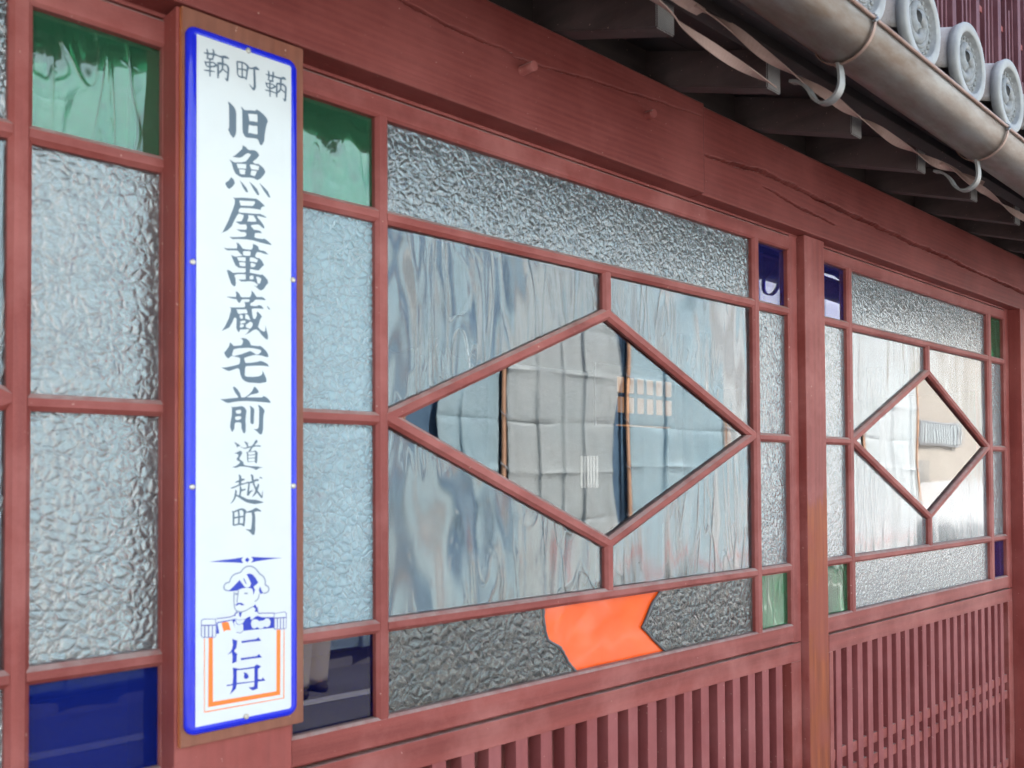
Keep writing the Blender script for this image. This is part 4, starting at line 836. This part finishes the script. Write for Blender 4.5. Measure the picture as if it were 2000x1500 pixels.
# ------------------------------------------------------------------ roof tiles
PIT = .2315
def round_tile(x):
    zc = 2.3885; ro = .0790
    t = thing('round_roof_tile', 'x', 'roof tile', (x, -.45, zc), 'round end tiles along the eaves')
    # barrel: a half pipe running up the slope behind the disc
    bm = bmesh.new(); secs = []
    for y in (-.4335, -.25, -.02, .25, .60):
        dz = (y+.4335)*SL
        outer = [(x+(ro-.004)*math.cos(R(a)), y, zc+dz+(ro-.004)*math.sin(R(a))) for a in range(-20, 201, 10)]
        inner = [(x+(ro-.020)*math.cos(R(a)), y, zc+dz+(ro-.020)*math.sin(R(a))) for a in range(200, -21, -10)]
        secs.append(outer+inner)
    bar_profile(bm, secs)
    for f in bm.faces:
        if len(f.verts) == 4: f.smooth = True
    link('barrel', bm, MAT['tile'], t)
    # end disc, lathe profile (radius, y)
    prof = [(0, -.4335), (ro, -.4335), (ro+.0005, -.4480), (ro-.001, -.4505), (ro-.004, -.4515), (ro-.0165, -.4510), (ro-.0185, -.4490), (ro-.0195, -.4390),
            (ro-.0330, -.4388), (ro-.0335, -.4410), (ro-.0355, -.4412), (ro-.0365, -.4392), (0, -.4390)]
    bm = bmesh.new(); seg = 56; rg = []
    for r_, y in prof:
        if r_ == 0: rg.append([bm.verts.new((x, y, zc))]*seg)
        else: rg.append([bm.verts.new((x+r_*math.cos(2*math.pi*k/seg), y, zc+r_*math.sin(2*math.pi*k/seg))) for k in range(seg)])
    for a, b in zip(rg, rg[1:]):
        for k in range(seg):
            q = [a[k], a[(k+1) % seg], b[(k+1) % seg], b[k]]
            q2 = []
            for v in q:
                if v not in q2: q2.append(v)
            f = bm.faces.new(q2); f.smooth = True
    bmesh.ops.recalc_face_normals(bm, faces=bm.faces)
    o = link('end_disc', bm, [MAT['tile_face'], MAT['tile_relief']], t)
    for p in o.data.polygons:
        c_ = p.center; p.material_index = 1 if math.hypot(c_.x-x, c_.z-zc) < ro-.0188 and c_.y < -.437 else 0
    bm = bmesh.new()                                   # ring of beads
    for k in range(22):
        a = 2*math.pi*k/22
        m4 = Matrix.Translation((x+(ro-.0265)*math.cos(a), -.4395, zc+(ro-.0265)*math.sin(a))) @ Matrix.Diagonal((1, .8, 1, 1))
        bmesh.ops.create_uvsphere(bm, u_segments=10, v_segments=6, radius=.0042, matrix=m4)
    link('bead_ring', bm, MAT['tile_relief'], t, True)
    bm = bmesh.new()                                   # three comma swirl
    for j in range(3):
        a0 = R(100+120*j); pts = []; rr = []
        for k in range(18):
            u = k/17; a = a0 - u*R(205)
            rad = .0145+.0235*min(1, u*1.6)
            pts.append((x+rad*math.cos(a), -.4400, zc+rad*math.sin(a))); rr.append(.0118*(1-u)**.75+.0018)
        tube(bm, pts, rr, 12)
    for v in bm.verts: v.co.y = -.4390+(v.co.y+.4400)*.75
    link('swirl_relief', bm, MAT['tile_relief'], t, True)
    return t
base = round_tile(1.669-PIT*8)
TL = {6: 'round tile with swirl crest cut off by the top edge, first from the left', 7: 'round tile end with swirl crest, second from the left above the gutter',
      8: 'round tile end with swirl crest in the middle of those visible', 9: 'round tile end with swirl crest, cut by the right picture edge', 10: 'round tile end just showing at the right picture edge'}
base['label'] = 'round tile end out of frame far left above the gutter'
for i in range(1, 20):
    copy_tree(base, (PIT*i, 0, -.0012*i), TL.get(i-1, 'round tile end out of frame above the gutter'))
bm = bmesh.new(); secs = []
def pan_tile(x):
    bm = bmesh.new(); secs = []
    for y in (-.425, -.30, 0, .30, .60):
        dz = (y+.425)*SL
        top = []
        for k in range(9):
            u = -1+2*k/8; top.append((x+u*.092, y, 2.346+dz-.030*(1-u*u)))
        bot = [(px_, y, z_-.014) for px_, _, z_ in reversed(top)]
        secs.append(top+bot)
    bar_profile(bm, secs)
    o = link('pan_roof_tile', bm, MAT['tile_pan'])
    o['label'] = 'dark concave roof tile between two round tiles'; o['category'] = 'roof tile'; o['group'] = 'concave tiles between the round ones'
    bm = bmesh.new(); 
    for z_ in (0, 1):
        pass
    prism(bm, [(x-.080, 2.298), (x-.04, 2.287), (x, 2.284), (x+.04, 2.287), (x+.080, 2.298), (x+.080, 2.316), (x+.04, 2.308), (x, 2.304), (x-.04, 2.308), (x-.080, 2.316)], -.432, -.424)
    d = link('front_lip', bm, MAT['tile_pan'], None); d.parent = o
    return o
p0 = pan_tile(1.669-PIT*7.5)
PL = 'dark concave roof tile between two round tiles'
for i in range(1, 19): copy_tree(p0, (PIT*i, 0, -.0012*i), PL)

# ------------------------------------------------------------------ upper floor of the shop house
UP = thing('shop_house', 'upper storey of the red shop house above the tiled eaves', 'building', (2, .62, 2.7))
bbox('wall', -2, 12, .72, .86, 2.72, 4.95, MAT['plaster_dark'], UP, 0)
bbox('wall', -2, 12, .86, 4.3, 4.6, 4.95, MAT['plaster_dark'], UP, 0)
bbox('sill_beam', -2, 12, .55, .72, 2.72, 2.86, MAT['red_x'], UP, .003)
bbox('head_beam', -2, 12, .55, .72, 4.80, 4.95, MAT['red_x'], UP, .003)
LT = thing('upper_lattice', 'red upright slat lattice on the upper storey above the roof tiles', 'lattice', (5, .6, 2.86))
for i in range(100):
    x = 1.75+.052*i
    big = i % 6 == 0
    w_ = .046 if big else .020
    top = 4.80 if i % 6 in (0, 1, 5) else 4.80-.34*(1+((i*7) % 3))
    y0 = .560 if big else .578
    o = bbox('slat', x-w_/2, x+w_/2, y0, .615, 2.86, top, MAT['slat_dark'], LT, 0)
for z in (3.05, 3.36, 3.67, 3.98, 4.29, 4.60):
    bbox('cross_rail', 1.70, 6.95, .590, .611, z, z+.03, MAT['red_x'], LT, 0)
bbox('glazing_back', 1.70, 6.95, .66, .665, 2.86, 4.80, MAT['carglass'], LT, 0)

# ------------------------------------------------------------------ interior
IN = thing('shop_interior', 'dark room behind the sash windows', 'room', (3, 2, .3))
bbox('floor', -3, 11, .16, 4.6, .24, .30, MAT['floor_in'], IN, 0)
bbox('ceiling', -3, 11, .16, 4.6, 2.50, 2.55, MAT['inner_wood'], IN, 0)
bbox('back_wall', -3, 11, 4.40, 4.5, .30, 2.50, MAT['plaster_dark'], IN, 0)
bbox('side_wall', -3.1, -3, .16, 4.6, .30, 2.50, MAT['plaster_dark'], IN, 0)
bbox('side_wall', 11, 11.1, .16, 4.6, .30, 2.50, MAT['plaster_dark'], IN, 0)
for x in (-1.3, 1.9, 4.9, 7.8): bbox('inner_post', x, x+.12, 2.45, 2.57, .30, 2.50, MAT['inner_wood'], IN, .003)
bbox('front_wall', -3, -1.1, .0, .10, .0, 2.33, MAT['red_x'], IN, 0)
bbox('front_wall', 3.655, 12, .0, .10, .0, 2.33, MAT['red_x'], IN, 0)
bbox('plinth', -1.1, 3.655, .0, .12, .0, .298, MAT['concrete'], IN, .003)
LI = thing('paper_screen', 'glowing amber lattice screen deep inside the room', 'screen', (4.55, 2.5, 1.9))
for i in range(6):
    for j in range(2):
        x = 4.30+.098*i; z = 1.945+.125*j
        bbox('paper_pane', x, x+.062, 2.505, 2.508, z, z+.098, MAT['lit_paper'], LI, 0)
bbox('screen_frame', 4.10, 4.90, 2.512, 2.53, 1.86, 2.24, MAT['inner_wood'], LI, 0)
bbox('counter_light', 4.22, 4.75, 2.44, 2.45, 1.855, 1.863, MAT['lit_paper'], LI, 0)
LV = thing('louvre_window', 'small bright slatted opening in the back wall of the room', 'window', (5.75, 4.1, 1.43))
for i in range(6): bbox('slat', 5.70+.040*i, 5.70+.040*i+.022, 4.10, 4.105, 1.445, 1.72, MAT['lit_louvre'], LV, 0)

# ------------------------------------------------------------------ street and the other side (seen in the panes)
def ground(name, x0, x1, y0, y1, z, mat):
    bm = bmesh.new(); v = [bm.verts.new(p) for p in ((x0, y0, z), (x1, y0, z), (x1, y1, z), (x0, y1, z))]; bm.faces.new(v)
    return tag(link(name, bm, mat), kind='structure')
ground('ground', -250, 250, -250, 250, -.02, MAT['asphalt'])
ground('road', -60, 120, -5.0, -.9, -.008, MAT['asphalt'])
bm = bmesh.new(); box(bm, -60, 120, -.9, 0, -.02, .0, 0, 0); tag(link('pavement', bm, MAT['paving']), kind='structure')
ground('road_marking', -60, 120, -4.42, -4.28, -.004, MAT['roadline'])

TY = -5.2
def tarp(x0, x1, z0, z1, mat, label, seed, slant=(0, 0)):
    """cloth sheet with overlapping widths (sharp upright pleats) and packing creases"""
    rnd = random.Random(seed); nz = int((z1-z0)*26)
    seams = []; x = x0+rnd.uniform(.15, .3)
    while x < x1-.12: seams.append((x, rnd.choice((-1, 1))*rnd.uniform(.012, .030), rnd.uniform(-.012, .012))); x += rnd.uniform(.30, .50)
    us = sorted(set([x0+(x1-x0)*i/max(20, int((x1-x0)*22)) for i in range(max(20, int((x1-x0)*22))+1)] + [sx+d for sx, _, _ in seams for d in (-.030, -.008, -.003, .003, .008, .030)]))
    us = [u for u in us if x0 <= u <= x1]
    cre = [z0+.49*i+rnd.uniform(-.04, .04) for i in range(int((z1-z0)/.49)+1)]
    zs = sorted(set([z0+(z1-z0)*j/nz for j in range(nz+1)] + [c+d for c in cre for d in (-.012, 0, .012) if z0 < c+d < z1]))
    bm = bmesh.new(); V = []
    for z in zs:
        row = []
        for x in us:
            u = (x-x0)/(x1-x0)
            xa = slant[0]*abs(math.sin(math.pi*(z-z0)/1.9+seed)) if slant[0] < .2 else .50*math.exp(-((z-3.1)/.55)**2)+.34*math.exp(-((z-1.1)/.5)**2)+.25*math.exp(-((z-4.6)/.4)**2); xb = slant[1]*abs(math.sin(math.pi*(z-z0)/1.9+seed*1.3))
            X = x + xa*(1-u)**(1 if slant[0] > .2 else 3) - xb*u**3
            y = TY + .010*math.sin(x*5+seed+.6*z)+.014*math.sin(x*2.3+z*.9+seed*2) + .006*math.sin(x*19+z*3.1)*math.sin(z*4+seed)
            for q, (sx, st, lean) in enumerate(seams):
                d = x-sx-lean*math.sin(z*1.3+q)
                y += st*math.tanh(d/.004)*math.exp(-abs(d)/.22) + .012*math.exp(-(d/.02)**2)
            for q, c in enumerate(cre):
                d = z-c-.010*math.sin(x*2.2+q)
                y += (.016 if q % 2 else -.013)*math.exp(-abs(d)/.022)*(1+.5*math.sin(x*6+q*2))
            row.append(bm.verts.new((X, y, z)))
        V.append(row)
    for j in range(len(zs)-1):
        for i in range(len(us)-1):
            f = bm.faces.new((V[j][i], V[j][i+1], V[j+1][i+1], V[j+1][i])); f.smooth = True
    o = link('scaffold_sheet', bm, mat)
    sol = o.modifiers.new('thick', 'SOLIDIFY'); sol.thickness = .003
    return tag(o, label, 'tarpaulin', 'sheets hung on the scaffold across the street')
Z1 = 6.2
tp = [(-9.0, -2.4, 'tarp_blue'), (-2.3, .9, 'tarp_pale'), (1.0, 2.9, 'tarp_blue'), (3.0, 4.55, 'tarp_blue'), (5.00, 5.80, 'tarp_blue'), (5.86, 7.60, 'tarp_grey'), (7.71, 9.50, 'tarp_blue'), (9.56, 11.4, 'tarp_pale'), (11.5, 13.3, 'tarp_pale'), (13.36, 15.2, 'tarp_pale')]
TN = ['far left end', 'second from the far left', 'third from the far left', 'left of the narrow gap', 'narrow one left of the first tied pole', 'wide grey one in the middle', 'right of the open dark gap', 'pale one past the second gap', 'pale one before the last', 'last pale one beside the beige building']
for i, (a, b, m_) in enumerate(tp):
    tarp(a, b, .14, Z1, MAT[m_], 'scaffold sheet across the street, '+TN[i], i*1.7+.4, (0.02 if i != 4 else .25, .02 if i != 5 else .16))
for i, x in enumerate((-2.35, .95, 2.95, 4.62, 5.83, 7.675, 9.53, 11.45, 13.33, 15.26)):
    t = thing('scaffold_pole', 'rusty brown scaffold pole tied between sheets, number %d along the street' % (i+1), 'pole', (x, TY-.05, 0), 'upright scaffold poles across the street')
    t['label'] = ['scaffold pole between the two far left sheets', 'scaffold pole beside the second sheet from the left', 'scaffold pole beside the third sheet from the left', 'scaffold pole in the narrow gap', 'first bare pole with cord ties, left of the grey sheet', 'orange brown pole in the open dark gap', 'scaffold pole in the second gap', 'scaffold pole between two pale sheets', 'scaffold pole before the last pale sheet', 'last scaffold pole beside the beige building'][i]
    bm = bmesh.new(); tube(bm, [(x, TY+.02, -.02), (x, TY+.02, 6.4)], .0243, 16); link('tube', bm, MAT['pole'], t)
    bm = bmesh.new()
    for z in (.5, 1.05, 1.6, 2.1, 2.6, 3.1, 3.8):
        tube(bm, [(x+.032*math.cos(R(a)), TY+.02+.032*math.sin(R(a)), z+.0003*a) for a in range(0, 361, 40)], .004, 6)
        tube(bm, [(x, TY+.055, z), (x+.05, TY+.06, z+.04), (x+.09, TY+.03, z+.02)], .003, 5)
    link('cord_tie', bm, MAT['cord'], t)
for z in (1.9, 3.8, 5.7):
    bm = bmesh.new(); tube(bm, [(-9, TY-.15, z), (15.4, TY-.15, z)], .0243, 12)
    tag(link('scaffold_rail', bm, MAT['pole']), 'horizontal scaffold rail at %s height behind the sheets' % {1.9: 'head', 3.8: 'middle', 5.7: 'top'}[z], 'pole', 'horizontal scaffold rails')
bh = thing('building_site', 'dark unlit building behind the scaffold sheets', 'building', (3, -7, 0))
bbox('wall', -10, 15.2, -9, -6.1, -.02, 6.6, MAT['darkvoid'], bh, 0)
tag(bbox('added_net', -9, 15.2, TY-.100, TY-.085, .16, 6.0, MAT['net'], None, 0), 'added dark blue net behind the scaffold sheets, brightening the gaps', 'netting')  # added backing so the gaps reflect blue instead of black
bbox('base_board', -9, 15.2, -5.30, -5.26, -.02, .16, MAT['concrete'], bh, 0)

bb = thing('beige_building', 'beige rendered building with a barred window beyond the scaffold', 'building', (20, -8, 0))
bbox('wall', 15.6, 46, -14, -7.0, -.02, 8.0, MAT['beige'], bb, 0)
wn = bbox('window', 19.70, 21.78, -7.0, -6.94, 2.16, 2.70, MAT['alu'], bb, .01)
bbox('pane', 19.78, 21.70, -6.952, -6.935, 2.22, 2.64, MAT['tarp_grey'], wn, 0)
bm = bmesh.new()
for i in range(14): box(bm, 19.80+.145*i, 19.80+.145*i+.03, -6.90, -6.88, 2.20, 2.66, 0, 0)
link('bars', bm, MAT['alu'], wn)
bbox('door', 19.2, 20.2, -7.0, -6.95, .0, 1.85, MAT['concrete'], bb, .01)
for x in (26, 31, 36): bbox('window', x, x+1.8, -7.0, -6.95, 2.1, 3.1, MAT['carglass'], bb, .01)
bbox('roof_edge', 15.5, 46.1, -14.1, -6.8, 8.0, 8.3, MAT['concrete'], bb, .01)

# house across to the far left so the left panes have something to show
hl = thing('plaster_house', 'plain plastered house across the street at the far left', 'building', (-16, -8, 0))
bbox('wall', -30, -9.3, -14, -5.6, -.02, 6.0, MAT['concrete'], hl, 0)
bbox('roof', -30.4, -9.0, -14.4, -5.2, 6.0, 6.3, MAT['tile_pan'], hl, 0)

# pale car parked by the beige building
car = thing('parked_car', 'silver white car parked by the beige building', 'car', (21.5, -6.0, 0))
def car_body():
    bm = bmesh.new(); secs = []
    prof = [(-2.15, .35), (-2.2, .62), (-2.0, .80), (-1.15, .92), (-.55, 1.38), (.75, 1.42), (1.45, 1.02), (2.05, .92), (2.18, .60), (2.12, .33)]
    for y, k in ((-.84, .93), (-.80, 1.0), (-.55, 1.02), (.55, 1.02), (.80, 1.0), (.84, .93)):
        secs.append([(21.5+x*(.985 if abs(y) > .81 else 1), -6.0+y*(1 if z < .95 else .84), .33+(z-.33)*k) for x, z in prof])
    bar_profile(bm, secs)
    return link('body', bm, MAT['carpaint'], car)
b_ = car_body()
for s in (-1, 1):
    bm = bmesh.new(); prism(bm, [(20.55, .95), (22.75, 1.0), (22.15, 1.34), (21.0, 1.31)], -6.0+s*.722-.01, -6.0+s*.722+.01)
    link('side_window', bm, MAT['carglass'], car)
bm = bmesh.new(); v = [bm.verts.new(p) for p in ((20.43, -6.62, .955), (20.43, -5.38, .955), (20.90, -5.45, 1.345), (20.90, -6.55, 1.345))]
bm.faces.new(v); bmesh.ops.solidify(bm, geom=list(bm.faces), thickness=.02); link('windscreen', bm, MAT['carglass'], car)
for x in (20.15, 22.9):
    for s in (-1, 1):
        bm = bmesh.new(); tube(bm, [(x, -6.0+s*.68, .31), (x, -6.0+s*.86, .31)], .31, 24); wh = link('wheel', bm, MAT['rubber'], car)
        bm = bmesh.new(); tube(bm, [(x, -6.0+s*.80, .31), (x, -6.0+s*.872, .31)], .19, 16); link('rim', bm, MAT['rim'], wh)
    
car.location.x -= 1.9
# red and white road barrier bar in front of the sheets
ba = thing('road_barrier', 'red and white barrier rail standing before the scaffold sheets', 'barrier', (10, -4.9, 0))
bm = bmesh.new(); tube(bm, [(6.9, -4.95, .60), (14.2, -4.95, .63)], .028, 12); link('rail', bm, MAT['redbar'], ba)
for x in (6.6, 8.6, 10.6, 12.6, 14.0):
    bm = bmesh.new(); tube(bm, [(x, -4.95, -.02), (x, -4.95, .82)], .03, 10); link('stanchion', bm, MAT['whitebar'], ba)
# overhead cable along the street (seen as a dark line in the green and blue panes)
bm = bmesh.new(); tube(bm, [(x, -3.0, 3.30+.10*math.sin(x*.42)+.0006*(x-4)**2) for x in [-14+1.0*i for i in range(45)]], .012, 8)
tag(link('overhead_cable', bm, MAT['rubber']), 'black overhead cable sagging along the street', 'cable')
# ------------------------------------------------------------------ pedestrian across the street (caught in the blue pane)
def skin_chain(verts, edges, radii, name, mat, parent=None, sub=2):
    me = bpy.data.meshes.new(name); me.from_pydata(verts, edges, []); o = bpy.data.objects.new(name, me); C.objects.link(o)
    o.modifiers.new('skin', 'SKIN')
    sk = me.skin_vertices[0].data if me.skin_vertices else None
    if sk is None:
        bm = bmesh.new(); bm.from_mesh(me); lay = bm.verts.layers.skin.verify(); bm.to_mesh(me); bm.free(); sk = me.skin_vertices[0].data
    for i, r_ in enumerate(radii):
        sk[i].radius = (r_, r_) if not isinstance(r_, tuple) else r_
        sk[i].use_root = (i == 0)
    m_ = o.modifiers.new('sub', 'SUBSURF'); m_.levels = sub; m_.render_levels = sub
    me.materials.append(mat)
    if parent is not None:
        o.parent = parent; o.matrix_parent_inverse = Matrix.Translation(-parent.location)
    return o
PX, PY = 3.36, -4.62
def pp(x, y, z): return (PX+x, PY+y, z)
body_v = [pp(0, 0, .95), pp(0, .0, 1.12), pp(0, 0, 1.30), pp(0, .01, 1.42), pp(0, .01, 1.50), pp(0, 0, 1.60),
          pp(-.17, 0, 1.40), pp(-.22, .02, 1.15), pp(-.19, .12, .93), pp(-.18, .16, .86),
          pp(.17, 0, 1.40), pp(.22, -.03, 1.15), pp(.22, .05, .92), pp(.22, .08, .85),
          pp(-.09, .02, .88), pp(-.10, .08, .48), pp(-.11, -.02, .08), pp(-.11, .12, .04),
          pp(.09, -.02, .88), pp(.09, .02, .48), pp(.10, -.10, .08), pp(.10, .03, .04)]
body_e = [(0, 1), (1, 2), (2, 3), (3, 4), (4, 5), (3, 6), (6, 7), (7, 8), (8, 9), (3, 10), (10, 11), (11, 12), (12, 13), (0, 14), (14, 15), (15, 16), (16, 17), (0, 18), (18, 19), (19, 20), (20, 21)]
body_r = [.13, .115, .13, .10, .052, .055, .052, .042, .030, .03, .052, .042, .030, .03, .088, .056, .038, .035, .088, .056, .038, .035]
per = skin_chain(body_v, body_e, body_r, 'person', MAT['skin'])
tag(per, 'person in cream wide trousers and red jacket walking across the street', 'person')
hd = bmesh.new(); bmesh.ops.create_uvsphere(hd, u_segments=24, v_segments=16, radius=.1, matrix=Matrix.Translation(pp(0, .01, 1.635)) @ Matrix.Diagonal((.78, .95, 1.18, 1)))
bmesh.ops.create_uvsphere(hd, u_segments=10, v_segments=8, radius=.016, matrix=Matrix.Translation(pp(0, .108, 1.625)) @ Matrix.Diagonal((.8, 1, 1.4, 1)))
for s in (-1, 1):
    bmesh.ops.create_uvsphere(hd, u_segments=10, v_segments=8, radius=.018, matrix=Matrix.Translation(pp(s*.078, .0, 1.63)) @ Matrix.Diagonal((.4, .8, 1.5, 1)))
link('head', hd, MAT['skin'], per, True)
hr = bmesh.new(); bmesh.ops.create_uvsphere(hr, u_segments=24, v_segments=16, radius=.108, matrix=Matrix.Translation(pp(0, -.018, 1.665)) @ Matrix.Diagonal((.84, .96, 1.12, 1)))
link('hair', hr, MAT['hair'], per, True)
skin_chain([pp(0, 0, 1.02), pp(0, 0, 1.2), pp(0, 0, 1.36), pp(-.175, 0, 1.405), pp(-.225, .02, 1.15), pp(-.195, .11, .96), pp(.175, 0, 1.405), pp(.225, -.03, 1.15), pp(.22, .04, .96)],
           [(0, 1), (1, 2), (2, 3), (3, 4), (4, 5), (2, 6), (6, 7), (7, 8)], [.165, .155, .15, .075, .062, .055, .075, .062, .055], 'jacket', MAT['redcloth'], per)
def trouser(sx, pts, rr):
    bm = bmesh.new(); tube(bm, pts, rr, 20)
    return link('trouser_leg', bm, MAT['cream'], per, True)
trouser(-1, [pp(-.07, .0, 1.02), pp(-.09, .02, .85), pp(-.10, .08, .50), pp(-.11, .0, .12), pp(-.11, -.01, .06)], [.10, .105, .10, .115, .12])
trouser(1, [pp(.07, .0, 1.02), pp(.09, -.02, .85), pp(.09, .02, .50), pp(.10, -.09, .12), pp(.10, -.10, .06)], [.10, .105, .10, .115, .12])
for s, y in ((-1, .06), (1, -.03)):
    bm = bmesh.new(); bmesh.ops.create_uvsphere(bm, u_segments=16, v_segments=10, radius=.1, matrix=Matrix.Translation(pp(s*.105, y, .025)) @ Matrix.Diagonal((.48, 1.3, .42, 1)))
    link('shoe', bm, MAT['shoe'], per, True)
for s, hx, hy, hz_ in ((-1, -.18, .16, .86), (1, .22, .08, .85)):
    palm = bmesh.new(); bmesh.ops.create_uvsphere(palm, u_segments=12, v_segments=8, radius=.045, matrix=Matrix.Translation(pp(hx, hy, hz_-.03)) @ Matrix.Diagonal((.45, .85, 1.0, 1)))
    for f_, (dy, ln) in enumerate(((-.027, .060), (-.009, .070), (.009, .066), (.026, .052))):
        tube(palm, [pp(hx, hy+dy, hz_-.055), pp(hx+s*.002, hy+dy*1.05, hz_-.055-ln*.5), pp(hx-s*.012, hy+dy, hz_-.055-ln)], [.0085, .008, .006], 8)
    tube(palm, [pp(hx, hy+.03, hz_-.02), pp(hx-s*.012, hy+.052, hz_-.045), pp(hx-s*.018, hy+.056, hz_-.07)], [.010, .009, .007], 8)
    link('hand', palm, MAT['skin'], per, True)
